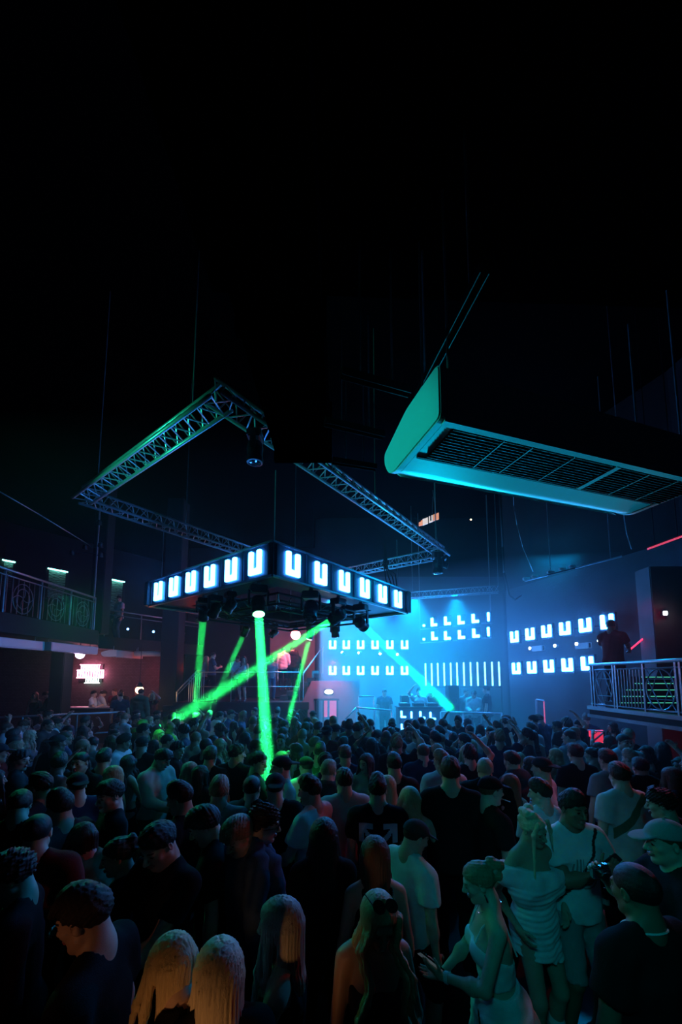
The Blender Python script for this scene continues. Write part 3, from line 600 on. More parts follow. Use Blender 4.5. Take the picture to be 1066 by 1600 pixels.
Bb = np.array([3.36, 15.0, 0]); Be = np.array([5.83, 13.95, 0]); Bn = nrm((Be-Bb)[1]*np.array([1,0,0])-(Be-Bb)[0]*np.array([0,1,0]))
for i, xx in enumerate((580,610,640,671,703,734,767,800,834,870,905,939)):
    px = 480+xx/3.135; f_ = i/11; p0 = at_plane(px, 1036-2.5*f_, Bb, Bn); p1 = at_plane(px+.8*f_, 1072, Bb, Bn); p1[:2] = p0[:2]
    t = thing('led_bar', 'upright white glowing bar, %s from left of twelve behind the stage' % ORD[i], 'light bar', p1, 'upright glowing bars behind the stage')
    R = face_frame(Bn); h = p0[2]-p1[2]
    MB().prism([(-.045,0),(.045,0),(.045,h),(-.045,h)], Fr(R), 0, .07).build('housing', M['black'], t, local=True)
    MB().prism(round_poly([(-.027,.01),(.027,.01),(.027,h-.01),(-.027,h-.01)], .02, 2), Fr(R), -.025, -.002).build('lit_tube', M['bar_lit'], t, local=True)
a = at_plane(660, 1073.5, Bb-Bn*.12, Bn); b = at_plane(784, 1073.5, Bb-Bn*.12, Bn); r = thing('bar_stand', 'black crossbar with legs carrying the upright glowing bars behind the stage', 'stand', (a[0], a[1], .55)); k = MB().bar(a, b, .06, .06)
for q in (a, (a+b)/2, b): k.tube(q, np.array([q[0], q[1], .56]), .025, 8)
k.each('support', M['dark_metal'], r)
Rb = np.array([5.46, 11.8, 0]); Re = np.array([6.43, 9.1, 0]); Rn = nrm((Re-Rb)[1]*np.array([1,0,0])-(Re-Rb)[0]*np.array([0,1,0]))
for nm, pts in (('upper', [(804.5,995),(828.9,990.6),(854.7,986.3),(883.4,982),(915,976.9),(949.4,971.4)]), ('lower', [(807.4,1044.3),(831.8,1042.9),(858.2,1040.9),(887.2,1038.9),(918.4,1036.6)])):
    for i, (px, py) in enumerate(pts):
        letter_unit(at_plane(px, py, Rb, Rn), Rn, U_poly(.31,.345,.095), 'blue-white letter U, %s from left, %s row on the right wall' % (ORD[i], nm), 'letter U lights on the right wall')
    a = at_plane(797, pts[0][1]+(1.5), Rb-Rn*.12, Rn); b = at_plane(958, pts[-1][1]-(1 if nm == 'upper' else 3), Rb-Rn*.12, Rn); b[2] = a[2]
    r = thing('mounting_rail', 'dark rail carrying the %s row of U lights on the right wall' % nm, 'rail', a); MB().bar(a, b, .05, .05).build('rail', M['dark_metal'], r); k = MB()
    for t in (.1,.5,.9): q = a+(b-a)*t; k.bar(q, q-Rn*.4, .04, .04)
    k.each('wall_bracket', M['dark_metal'], r)
for i, (px, py) in enumerate(((843,1013),(914,1009))):
    c = at_plane(px, py, Rb-Rn*.2, Rn); R = face_frame(Rn); t = thing('wall_speaker', ('left' if i == 0 else 'right')+' of two flat pale boxes between the rows of U lights on the right wall', 'speaker', c)
    MB().box((0,.06,0), (.38,.14,.16), R).build('cabinet', M['white_plastic'], t, bevel=.01, local=True)
    MB().box(R@np.array([0,-.02,0]), (.34,.02,.12), R).build('grille', M['grille'], t, local=True)
for i, (px, py) in enumerate(((828,1013),(867,1009),(901,1006),(936,1001))):
    c = at_plane(px, py, Rb-Rn*.15, Rn); R = face_frame(Rn); t = thing('wall_spotlight', 'small white wall spotlight, %s from left between the U rows on the right wall' % ORD[i], 'spotlight', c, 'small spotlights on the right wall')
    MB().lathe([(.03,0),(.05,.02),(.05,.11),(.02,.13)], Fr(np.stack([R[:,0],R[:,2],R[:,1]],1)), 14).build('housing', M['white_plastic'], t, local=True)
    MB().lathe([(.001,-.004),(.042,-.004),(.042,0),(.001,0)], Fr(np.stack([R[:,0],R[:,2],R[:,1]],1)), 14).build('lens', M['white_lens'], t, local=True)
# ---------------------------------------------------------------- moving heads under the frame and their beams
def moving_head(att, target, label, lens='dim_lens', s=1., drop=.12):
    att = np.array(att, float); t = thing('moving_head_light', label, 'stage light', att)
    pv = np.array([0,0,-(drop+.17)*s]); d = nrm(np.array(target)-(att+pv)); hx = np.cross(d, (0,0,1)); hx = nrm(hx) if np.linalg.norm(hx) > .05 else nrm(np.cross(d, (1,0,0))); hz = d; hy = np.cross(hz, hx)
    MB().box((0,0,.02), (.05,.05,.06)).tube((0,0,.05), (0,0,.02), .035, 10).build('clamp', M['steel'], t, local=True)
    Ry = np.stack([hx, nrm(np.cross((0,0,1), hx)), np.array([0,0,1.])], 1)
    MB().box((0,0,-.06*s), (.26*s,.2*s,.12*s), Ry).build('base', M['black'], t, bevel=.015, local=True)
    y = MB()
    for q in (-1,1): y.box(hx*q*.145*s+np.array([0,0,-(drop+.06)*s]), (.03*s,.08*s,.26*s), Ry)
    y.each('yoke', M['black'], t, bevel=.01, local=True)
    H = Fr(np.stack([hx, hy, hz],1), pv)
    hd = MB().lathe([(.05*s,-.15*s),(.10*s,-.12*s),(.115*s,-.04*s),(.105*s,.06*s),(.115*s,.12*s),(.112*s,.165*s),(.09*s,.168*s)], H, 22).build('head', M['black'], t, smooth=False, local=True)
    MB().lathe([(.001,.160*s),(.088*s,.160*s),(.088*s,.172*s),(.05*s,.180*s),(.001,.182*s)], H, 20).build('lens', M[lens], hd, local=True)
    return att+pv+d*.2*s, t
def on_edge(px, a, b, z):                                          # the point of a frame edge seen in column px
    best = min((abs(proj(np.array(a)+(np.array(b)-np.array(a))*t)[0]-px), t) for t in np.linspace(0,1,400))[1]; q = np.array(a)+(np.array(b)-np.array(a))*best; q = q+(ctr-q)*.10; q[2] = z; return q
NL, NR, FLf, FRf = (C4[0],C4[1]), (C4[0],C4[3]), (C4[1],C4[2]), (C4[3],C4[2]); zf = FP[2]-.03
BEAM_HAZE = []
def beam(o, tg, col, w, deg): BEAM_HAZE.append((np.array(o), np.array(tg, float), deg)); disk('beam', o+nrm(np.array(tg)-o)*.035, tg, col, w, .13, deg)
BEAMS = [
 ((302,)+NL, atZ(303,1128,1.7), 'slim stage light sending a green beam straight down at the far left', 13, 2.2, 'green_lens'),
 ((378,)+FLf, atZ(326,1116,1.7), 'small stage light with a green beam slanting left behind the thick beam', 13, 2.4, 'green_lens'),
 ((398,)+NL, atZ(418,1195,1.62), 'stage light under the frame corner shining the thick bright green beam', 62, 2.6, 'green_lens'),
 ((540,)+NR, atZ(282,1120,1.7), 'stage light throwing a long green beam down to the left across the others', 42, 4.2, 'dim_lens'),
 ((489,)+FRf, atZ(453,1118,1.7), 'stage light at the far corner with a faint green beam to the dance floor', 30, 2.2, 'white_lens'),
 ((578,)+NR, atY(697,1100,12.6), 'stage light on the right side aiming a turquoise beam at the DJ booth', 90, 2.4, 'green_lens')]
for i, ((px, a, b), tg, lab, w, dg, ln) in enumerate(BEAMS):
    q = on_edge(px, a, b, zf); o, t = moving_head(q, tg, lab, ln, 1.0 if i in (2,3,5) else .85, .14 if i != 5 else .2); beam(o, tg, GREEN if i != 5 else (.0,1,.25), w, dg)
for px, ed, tg, lab, s in ((348, NL, (-3.4,5.2,1), 'unlit stage light hanging below the middle of the left letter row', .8), (322, NL, atZ(245,1142,1.6), 'dark stage light tipped left beside the far left green beam', .85),
                           (427, FLf, (-3,9,2.6), 'small unlit stage light hanging at the far back corner of the frame', .8), (492, NR, atZ(455,1195,1.6), 'dark stage light hanging under the first right panels, tipped towards us', 1.05), (531, FRf, (.3,10,0), 'cone-shaped unlit stage light pointing down in front of the blue haze', .9)):
    o, t = moving_head(on_edge(px, ed[0], ed[1], zf), tg, lab, 'dim_lens', s)
    if px in (492, 322): spot('added_green_flood', o+nrm(np.array(tg)-o)*.05, tg, GREEN, 520 if px == 492 else 420, 24 if px == 492 else 20, .6, .05)  # green spots added at two unlit heads to brighten the crowd below
q = TA+E2*(LB-.45)-E1*.0; moving_head(q+(0,0,-.03), q+np.array([0,.1,-3]), 'long dark stage light hanging from the right corner of the roof truss', 'dim_lens', 1.15)
q = TA+E2*(LB-.05); moving_head(q+(0,0,-.03), q+np.array([1,-.3,-.7]), 'small pale stage light at the right tip of the roof truss', 'dim_lens', .7)
q = TA+E2*.55+E1*.05; moving_head(q+(0,0,-.03), q+np.array([0,.1,-3]), 'stage light under the near top corner of the roof truss', 'dim_lens', .9)
# ---------------------------------------------------------------- ceiling air-conditioning units
def ac_unit(name, label, o, ex, L, D=.54, H=.235, grp=None):
    ex = nrm(ex); ey = np.cross((0,0,1), ex); F = Fr(np.stack([ex,ey,np.array([0,0,1.])],1)); t = thing(name, label, 'air conditioner', o, grp)
    # profile across the depth: back at 0, lip at D
    pr = round_poly([(0,.0),(D*.80,.0),(D*.93,.035),(D*1.0,.10),(D*1.0,.155),(D*.52,H),(.0,H)], .03, 4); G = Fr(np.stack([ey, -ex, np.array([0,0,1.])],1), (0,0,0))
    MB().prism(pr, G, -L+.04, -.04).build('body', M['white_plastic'], t, local=True, smooth=False)
    for y0, y1 in ((-.04, .0), (-L, -L+.04)): MB().prism(round_poly([(-.0,-.004),(D*.80,-.004),(D*.94,.032),(D*1.012,.10),(D*1.012,.16),(D*.53,H+.004),(.0,H+.004)], .035, 5), G, y0, y1).build('end_panel', M['white_plastic'], t, local=True, bevel=.006)
    for a, b in ((.055,.60),(.625,.985)):
        g = MB().box(F.p((L*(a+b)/2, D*.28, -.002)), (L*(b-a), D*.40, .01), F.R); n = int(L*(b-a)/.012)
        for k in range(12): g.box(F.p((L*(a+b)/2, D*(.09+.38*k/11), -.008)), (L*(b-a), .004, .006), F.R)
        gg = g.build('intake_grille', M['grille'], t, local=True); rb = MB()
        for k in ((.28,.45,.72) if a < .1 else (.33,.68)): rb.box(F.p((L*(a+(b-a)*k), D*.28, -.010)), (.006, D*.40, .006), F.R)
        rb.each('grille_rib', M['white_plastic'], gg, local=True)
    MB().box(F.p((L/2, D*.035, -.004)), (L*.97, .03, .02), F.R).box(F.p((L*.6125, D*.28, -.006)), (.03, D*.42, .018), F.R).each('grille_frame', M['white_plastic'], t, local=True)
    MB().box(F.p((L/2, D*.515, -.003)), (L*.94, .012, .006), F.R).build('panel_seam', M['grille'], t, local=True)
    MB().prism(round_poly([(D*.90,.012),(D*.97,.045),(D*.985,.06),(D*.91,.02)], .004, 2), G, -L*.96, -L*.04).build('louver', M['white_plastic'], t, local=True)
    return t, F
AO = np.array([.40, 1.43, 3.755]); AX = nrm((.953,.303,0)); AY = np.cross((0,0,1), AX)
ac, _ = ac_unit('ceiling_air_conditioner', 'large white ceiling air conditioner hanging close overhead at upper right', AO, AX, 1.70, .54)
k = MB()
for u in (.1, 1.6):
    for v in (.08, .3): p = AO+AX*u+AY*v; k.tube(p+(0,0,.22), np.array([p[0],p[1],4.95]), .006, 6)
k.each('hanger_rod', M['steel'], ac)
def strut(label, a, b, w=.034):
    a = np.array(a,float); b = np.array(b,float); t = thing('ceiling_strut', label, 'strut', a); d = nrm(b-a); s = np.cross(d,(0,0,1)); k = MB().bar(a, b, w, .004)
    for q in (-1,1): k.bar(a+s*q*w/2-(0,0,.018), b+s*q*w/2-(0,0,.018), .004, .041)
    k.build('channel', M['dark_metal'], t)
    MB().tube(a+d*.1, np.array([*(a+d*.1)[:2],4.95]), .006, 6).tube(b-d*.1, np.array([*(b-d*.1)[:2],4.95]), .006, 6).each('hanger_rod', M['steel'], t); return t
u1 = atZ(757,412,4.22); u3 = atZ(668,585,4.22); strut('long steel strut running up the ceiling from the big air conditioner', u1, u1+(u3-u1)*1.25)
strut('upper of two short steel struts left of the big air conditioner', atZ(533,577,4.2), atZ(640,607,4.2)); strut('lower of two short steel struts left of the big air conditioner', atZ(508,654,4.2), atZ(600,676,4.2)); strut('short dark strut behind the lip of the big air conditioner', atZ(520,716,4.3), atZ(588,727,4.3))
pp = thing('drain_pipe', 'white bent drain pipe lying along the back edge of the big air conditioner', 'pipe', atY(718,650,1.52)); MB().path([atY(719,655,1.50), atY(724,647,1.50), atY(732,648,1.50), atY(778,672,1.58)], .018, 10).build('pipe', M['white_plastic'], pp, smooth=True)
pb = thing('pipe_bracket', 'small grey bracket on the back edge of the big air conditioner', 'bracket', atY(830,683,1.62)); MB().bar(atY(815,692,1.6), atY(834,679,1.66), .03, .012).bar(atY(834,679,1.66), atY(850,686,1.70), .02, .012).build('plate', M['steel'], pb)
dk = thing('ceiling_duct', 'black boxed duct running overhead and hiding part of the roof truss', 'duct', (-.35, 3.1, 4.6))
MB().box((-.33, 1.2, 4.85), (.46, 3.9, .5)).build('casing', M['ceil'], dk, bevel=.01); MB().box((-.33, 3.12, 4.85), (.50, .05, .54)).box((-.33, 1.9, 4.85), (.50, .05, .54)).each('flange', M['ceil'], dk)
AXL = nrm((.10,1,0))
for lab, a, L, sc in (('white air conditioner at the far left under the gallery', atY(-40,1000,9.0), 1.35, 1), ('white air conditioner under the gallery above the bar pillar', atY(52,1010,10.4), 1.75, 1), ('dark-fronted air conditioner with a glowing edge above the neon sign', atY(160,1030,13.4), 1.5, 1)):
    a[2] = 3.47; t, F = ac_unit('ceiling_air_conditioner', lab, a+np.array([.5,0,0]), AXL, L, .6, .235); k = MB()
    for u in (.1, L-.1): p = np.array(a)+np.array([.5,0,0])+AXL*u+np.cross((0,0,1),AXL)*.2; k.tube(p+(0,0,.2), np.array([p[0],p[1],3.86]), .008, 6)
    k.each('hanger_rod', M['steel'], t)
# ---------------------------------------------------------------- rails, booth, bar and the small fittings
def rail_run(name, label, pts, z0, z1, post=1.0, bal=0., mid=(), r=.025, m='steel', bm='iron', group=None):
    P = [np.array(p, float) for p in pts]; t = thing(name, label, 'railing', (P[0][0], P[0][1], z0), group); h3 = lambda p, z: np.array([p[0], p[1], z])
    for a, b in zip(P[:-1], P[1:]):
        L = np.linalg.norm(b-a); MB().tube(h3(a,z1), h3(b,z1), r, 10).build('top_rail', M[m], t, smooth=True)
        for zz in mid: MB().tube(h3(a,zz), h3(b,zz), r*.7, 8).build('lower_rail', M[bm], t, smooth=True)
        n = max(1, int(round(L/post)))
        for i in range(n+1): q = a+(b-a)*i/n; MB().tube(h3(q,z0), h3(q,z1), r*.9, 8).build('post', M[bm], t)
        if bal:
            k = int(L/bal)
            if k <= 60:
                for i in range(1, k): q = a+(b-a)*i/k; MB().tube(h3(q,z0+.06), h3(q,(mid[0] if mid else z1)), .009, 6).build('baluster', M[bm], t)
    return t
g1 = rail_run('gallery_railing', 'ornate dark iron railing with blue-lit top rail along the upper left gallery', [(-8.0,6.6),(-8.0,12.1)], 4.22, 5.3, 1.1, .16, (5.16,), .03)
for i in range(5):
    yy = 7.15+1.1*i; k = MB()
    for rr in (.30,.20): k.path([np.array([-8.0, yy+rr*math.cos(a), 4.68+rr*1.25*math.sin(a)]) for a in np.linspace(0,2*PI,25)], .010, 5)
    for a in (.785, 2.356, 3.93, 5.5): k.path([np.array([-8.0, yy+rr2*math.cos(a+.5*rr2*6), 4.68+rr2*1.25*math.sin(a+.5*rr2*6)]) for rr2 in np.linspace(.04,.30,9)], .008, 5)
    k.build('scroll_panel', M['iron'], g1)
rail_run('gallery_railing', 'plain double-bar railing of the far left gallery beyond the dark pillar', [(-8.75,13.85),(-6.65,17.5)], 4.22, 5.25, 1.35, 0, (5.08,), .028)
rail_run('bar_railing', 'blue-lit steel railing in front of the bar at left', [(-9.5,9.55),(-6.62,11.72)], .5, 1.68, 1.2, 0, (1.1,), .03)
rail_run('mezzanine_railing', 'thin steel railing along the front of the mezzanine', [(-5.2,13.72),(-1.5,13.72)], 1.85, 2.92, 1.25, 0, (2.4,), .02)
# stair rail with upright bars at the left end of the mezzanine
a = atY(308,1048,13.75); b = atY(277,1081,13.75); t = thing('stair_handrail', 'red-lit stair handrail with upright bars at the left end of the mezzanine', 'handrail', (a[0], a[1], 1.85)); MB().tube(a, b, .03, 10).tube(a-(0,0,.12), b-(0,0,.12), .018, 8).build('handrail', M['steel'], t, smooth=True)
MB().tube(a, a+np.array([.28,0,0]), .03, 10).build('return_rail', M['steel'], t, smooth=True)
for i in range(8): q = a+np.array([.26-.075*i,0,0]); zz = a[2] if q[0] > a[0] else a[2]-(a[0]-q[0])*1.05; MB().tube((q[0],q[1],zz), (q[0],q[1],zz-1.0), .016, 6).build('upright_bar', M['steel'], t)
MB().tube(b, b-np.array([0,0,.9]), .03, 8).build('newel_post', M['steel'], t)
a = atY(474,1052,14.2); b = atY(505,1010,15.6); t = thing('stair_handrail', 'pink-lit handrail slanting up the upper steps left of the U lights', 'handrail', (a[0], a[1], 1.9)); MB().tube(a, b, .025, 8).build('handrail', M['steel'], t); MB().tube(a, (a[0],a[1],1.85), .02, 8).tube(b, (b[0],b[1],2.9), .02, 8).build('post', M['steel'], t)
# right platform railing with circle-and-star panels
pr_ = thing('platform_railing', 'dark iron railing with star-in-circle panels on the right platform', 'railing', (BX+.05, 8.0, 2.1)); X0 = BX+.05; yp = lambda px: X0*FPX/(px-533)
MB().tube((X0,8.0,2.98), (X0,4.3,2.98), .032, 12).build('top_rail', M['steel'], pr_, smooth=True); MB().tube((X0,8.0,2.87), (X0,4.3,2.87), .016, 8).build('lower_rail', M['iron'], pr_); MB().tube((X0,8.0,2.17), (X0,4.3,2.17), .016, 8).build('bottom_rail', M['iron'], pr_)
for px in (922.5,926.5,957,961,1004,1055,1062): MB().box((X0, yp(px), 2.54), (.035,.035,.88)).build('post', M['iron'], pr_)
for px in (965,969.5,974,978.5,983,988,993,998): MB().tube((X0,yp(px),2.17), (X0,yp(px),2.87), .011, 6).build('baluster', M['iron'], pr_)
for y in np.arange(5.65, 4.3, -.12): MB().tube((X0,y,2.17), (X0,y,2.87), .011, 6).build('baluster', M['iron'], pr_)
for p0, p1 in ((929,954),(1007,1052)):
    y0, y1 = yp(p0), yp(p1); yc, ry = (y0+y1)/2, abs(y0-y1)/2; rz = .335; k = MB(); zc = 2.52; c = lambda a: np.array([X0, yc+ry*math.sin(a), zc+rz*math.cos(a)])
    k.path([c(a) for a in np.linspace(0, 2*PI, 37)], .012, 6)
    for o_ in (0, PI): k.path([c(o_), c(o_+2*PI/3), c(o_+4*PI/3), c(o_)], .009, 6)
    for sy in (-1,1):
        for sz in (-1,1): k.tube((X0, yc+sy*ry, zc+sz*.35), (X0, yc+sy*ry*.70, zc+sz*rz*.70), .009, 6)
    k.build('star_panel', M['iron'], pr_)
# stage rails
def tube_rail(label, segs, base, r=.024):
    t = thing('stage_rail', label, 'railing', base); 
    for i, (a, b) in enumerate(segs): MB().tube(a, b, r, 10).build('rail_tube', M['alu'], t, smooth=True)
    return t
pt = lambda x, y, Y: atY(x, y, Y)
A_ = pt(561,1088,12.2); B_ = pt(585,1088,12.2); C_ = pt(557,1105.5,11.9); D_ = pt(613,1110,11.6); G_ = pt(540,1124,11.9)
tube_rail('blue-lit steel rail at the left corner of the stage', [(A_,B_),(A_,(A_[0],A_[1],.55)),(B_,(B_[0],B_[1],.55)),(C_,D_),(C_,(C_[0],C_[1],0)),(D_,(D_[0],D_[1],.0)),(C_,G_),(G_,(G_[0],G_[1],0))], (A_[0],A_[1],0))
A_ = pt(689,1112.5,11.5); B_ = pt(784,1114.5,11.2); C_ = pt(724,1113,11.4); D_ = pt(784,1137.5,11.2); G_ = pt(747,1140,11.35); K_ = pt(767,1116,12.6)
tube_rail('blue-lit steel rail at the right front of the stage', [(A_,B_),(A_,(A_[0],A_[1],0)),(B_,(B_[0],B_[1],0)),(C_,(C_[0],C_[1],0)),(G_,D_),(B_,K_),(K_,(K_[0],K_[1],.55))], (A_[0],A_[1],0))
# DJ booth
BY = 11.95; bl = pt(624,1106,BY); br = pt(690,1109,BY); bz = bl[2]; bo = thing('dj_booth', 'DJ booth with lit letters on its dark blue front', 'booth', ((bl[0]+br[0])/2, BY+.35, .55)); cx = (bl[0]+br[0])/2; bw = br[0]-bl[0]
MB().box((cx, BY+.02, (bz+.55)/2), (bw, .06, bz-.55)).build('front_panel', M['casing'], bo, bevel=.006); MB().box((cx, BY+.38, bz), (bw+.08, .84, .05)).build('worktop', M['black'], bo, bevel=.008)
for s in (-1,1): MB().box((cx+s*(bw/2-.03), BY+.4, (bz+.55)/2), (.05,.7,bz-.55)).build('side_panel', M['black'], bo)
for px, py, pl in ((630.3,1116,L_poly(.17,.22,.055)),(643,1117,I_poly(.055,.21)),(660,1117.3,L_poly(.18,.23,.06)),(676,1118.5,L_poly(.19,.24,.06)),(630.3,1136,L_poly(.15,.20,.05)),(643,1136,I_poly(.05,.19))):
    c = pt(px, py, BY-.012); MB().prism(pl, Fr(np.eye(3), c), -.03, 0).build('lit_letter', M['letter'], bo)
for i, dx in enumerate((-.55,0,.55)):
    n = ['left media player on the DJ booth', 'mixer in the middle of the DJ booth', 'right media player on the DJ booth'][i]; t = thing('mixer' if i == 1 else 'media_player', n+' worktop', 'DJ deck', (cx+dx*.8, BY+.36, bz+.025)); MB().box((0,0,.05), (.32,.38,.10)).build('body', M['black'], t, bevel=.01, local=True)
    if i != 1: MB().lathe([(.12,.10),(.12,.112),(.10,.115)], Fr(o=(0,-.05,0)), 24).build('jog_wheel', M['steel'], t, local=True); MB().box((0,.13,.104), (.18,.08,.006)).build('display', M['blue_strip'], t, local=True)
    else:
        for u in (-.1,-.03,.04,.11): MB().lathe([(.012,.10),(.010,.125)], Fr(o=(u,.08,0)), 10).build('knob', M['steel'], t, local=True)
for lab, px0, px1, y0, y1, Y in (('black speaker stack in front of the upright glowing bars', 702, 717.5, 1071, 1106, 12.9), ('low black monitor speaker at the left of the DJ booth', 628, 640, 1087, 1106, 12.9)):
    a = pt(px0, y1, Y); b = pt(px1, y0, Y); t = thing('speaker', lab, 'speaker', ((a[0]+b[0])/2, Y+.2, .55)); w = b[0]-a[0]; h = b[2]-.55; MB().box(((a[0]+b[0])/2, Y+.22, .55+h/2), (w,.42,h)).build('cabinet', M['black'], t, bevel=.012); MB().box(((a[0]+b[0])/2, Y, .55+h/2), (w*.9,.02,h*.93)).build('grille', M['grille'], t)
    for zz in (.3,.72): MB().lathe([(.02,.0),(w*.30,.02),(w*.36,.0),(w*.38,.012)], Fr(rot_xyz(90), ((a[0]+b[0])/2, Y-.012, .55+h*zz)), 22).build('driver', M['dark_metal'], t)
# little white spotlights with beams between the U rows
for i, (px, py, tx, ty) in enumerate(((534.5,1019,505,985),(560.5,1020,535,1024),(594,1021.5,590,1045),(621,1022.5,640,1040))):
    c = pt(px, py, 14.75); t = thing('stage_spotlight', '%s from left of four small bright spotlights between the U rows' % ORD[i], 'spotlight', c+np.array([0,.1,0]), 'small bright spotlights left of the stage'); d = nrm(pt(tx,ty,14.0)-c); x = nrm(np.cross(d,(0,0,1))); F = Fr(np.stack([x,np.cross(d,x),d],1), c)
    h = MB().lathe([(.03,-.16),(.06,-.13),(.065,-.01),(.05,0)], F, 16).build('head', M['black'], t); MB().lathe([(.001,-.004),(.05,-.004),(.05,.004),(.001,.006)], F, 16).build('lens', M['white_lens'], h); MB().bar(c+np.array([0,.08,-.04]), np.array([c[0],15.72,c[2]-.04]), .04, .04).build('bracket', M['dark_metal'], t)
    spot('small_beam', c+d*.03, c+d*3, (.03,.5,1), 260, 9, .5, .03)
# left side: windows with shining slats
WA = np.array([-14.78,16.25,0]); WB = np.array([-10.30,22.1,0]); WN = nrm((WB-WA)[1]*np.array([1,0,0])-(WB-WA)[0]*np.array([0,1,0])); WR = face_frame(WN)
for i, (x0, x1, yt, yb) in enumerate(((-6,23,876,917),(74,105,891,935),(157,194,906,955),(233,239,917,940))):
    a = at_plane(x0, yt+(-2.5 if i < 3 else 0), WA, WN); b = at_plane(x1, yt+(3.5 if i < 3 else 0), WA, WN); lo = at_plane((x0+x1)/2, yb, WA, WN)[2]; c = (a+b)/2; w = np.linalg.norm((b-a)[:2]); top = (a[2]+b[2])/2; F = Fr(WR, (c[0], c[1], 0)); h = top-lo
    k = MB()
    for s in (-1,1): k.prism([(s*w/2-.06,lo-.05),(s*w/2+.06,lo-.05),(s*w/2+.06,top+.12),(s*w/2-.06,top+.12)], F, -.06, .02)
    k.prism([(-w/2,lo-.1),(w/2,lo-.1),(w/2,lo),(-w/2,lo)], F, -.08, .02).prism([(-w/2,top+.04),(w/2,top+.04),(w/2,top+.14),(-w/2,top+.14)], F, -.10, .02)
    wn = struct(k.build('window_%d' % (i+1), M['dark_metal'])); k = MB(); n = 26; rs = np.random.RandomState(i)
    for j in range(n):
        zz = lo+h*(j+.5)/n; pts_ = [(-w/2+w*u/9, zz+rs.uniform(-.012,.012)) for u in range(10)]
        for (xa, za), (xb, zb) in zip(pts_[:-1], pts_[1:]): k.add([F.p((xa,-.042,za-.026)), F.p((xb,-.042,zb-.026)), F.p((xb,-.006,zb+.018)), F.p((xa,-.006,za+.018))], [(0,1,2,3)])
    k.build('slatted_blind', M['slat'], wn); MB().prism([(-w/2,top-.02),(w/2,top-.02),(w/2,top+.03),(-w/2,top+.03)], F, -.10, -.05).build('light_strip', M['teal_lit'], wn)
# lamps of the gallery and bar
for i, (px, py, Y, mm, r, lab) in enumerate(((155,979,14.4,'blue_lens',.025,'tiny blue lamp right beside the dark gallery pillar'),(200,983,16.2,'blue_lens',.05,'left one of two round blue lamps below the far gallery railing'),(240,987,16.6,'blue_lens',.05,'right one of two round blue lamps below the far gallery railing'),(275,990,16.9,'white_lens',.03,'left one of the close pair of white lamps below the gallery'),(287,989.5,16.9,'white_lens',.035,'right one of the close pair of white lamps below the gallery'))):
    c = pt(px, py, Y); t = thing('wall_lamp', lab, 'lamp', c); F = Fr(rot_xyz(90), c); MB().lathe([(r*.8,-.12),(r*1.25,-.10),(r*1.3,0),(r*1.05,.004)], F, 14).tube(c+np.array([0,.1,0]), c+np.array([0,.12,-.35 if c[2] > 4.5 else .3]), .012, 6).build('housing', M['black'], t); MB().lathe([(.001,.0),(r,.0),(r,.012),(.001,.02)], F, 14).build('lens', M[mm], t)
def down_lamp(px, py, Y, mm, r, lab, col, watt, up=3.85):
    c = pt(px, py, Y); t = thing('ceiling_lamp', lab, 'lamp', c); MB().lathe([(r*.7,r*.7),(r*.75,r*.75+.06),(r*.4,r+.12),(.02,r+.14)], Fr(o=c), 18).tube(c+np.array([0,0,.2]), (c[0],c[1],up), .012, 6).build('housing', M['dark_metal'], t); MB().lathe([(.001,-r),(r*.5,-r*.87),(r*.87,-r*.5),(r,0),(r*.87,r*.5),(r*.5,r*.87)], Fr(o=c), 18).build('bulb', M[mm], t, smooth=True)
    if watt: lamp('lamp_light', c-np.array([0,r+.08,r+.05]), col, watt, r)
down_lamp(125,1023,12.2,'lilac_lens',.13,'glaring lilac-white lamp under the gallery above the bar pillar',(.75,.5,1),12)
down_lamp(218,1078,13.6,'warm_lens',.14,'warm glowing lamp hanging low over the bar',(1,.5,.25),9)
down_lamp(462,992,15.6,'red_lens',.20,'glaring red lamp above the people on the upper steps',(1,.12,.14),150,9.6)
c = pt(488,993,14.6); t = thing('wall_lamp', 'small white lamp right of the glaring red lamp', 'lamp', c); MB().lathe([(.05,-.1),(.06,0)], Fr(rot_xyz(90), c), 14).tube(c+np.array([0,.08,0]), (c[0],c[1]+.1,9.6), .01, 6).build('housing', M['black'], t); MB().lathe([(.001,0),(.05,0),(.05,.01),(.001,.02)], Fr(rot_xyz(90), c), 14).build('lens', M['white_lens'], t)
c = pt(514,1081,13.72); t = thing('bulkhead_lamp', 'oblong white lamp on the red wall above the doorway', 'lamp', c); MB().box(c+np.array([0,.02,0]), (.34,.04,.20)).build('backplate', M['black'], t, bevel=.01); V, Q = sculpt([ell((0,0,0), (.15,.06,.085))], .012); o = obj_('diffuser', mesh_from('diffuser', V, Q, [M['white_lens']]), t)
c = pt(1040,958,7.5); t = thing('pillar_lamp', 'small square white lamp on the grey pillar at right', 'lamp', c); MB().box(c+np.array([0,.045,0]), (.10,.07,.10)).build('housing', M['black'], t, bevel=.005); MB().box(c, (.075,.03,.075)).build('diffuser', M['white_lens'], t, bevel=.006)
c = pt(736,812,15.5); t = thing('ceiling_lamp', 'tiny warm light far up on the back wall', 'lamp', c); MB().lathe([(.04,-.1),(.05,0)], Fr(rot_xyz(90), c), 12).tube(c+np.array([0,.08,0]), c+np.array([0,.25,0]), .02, 6).build('housing', M['black'], t); MB().lathe([(.001,0),(.035,0),(.035,.01),(.001,.014)], Fr(rot_xyz(90), c), 12).build('lens', M['warm_lens'], t)
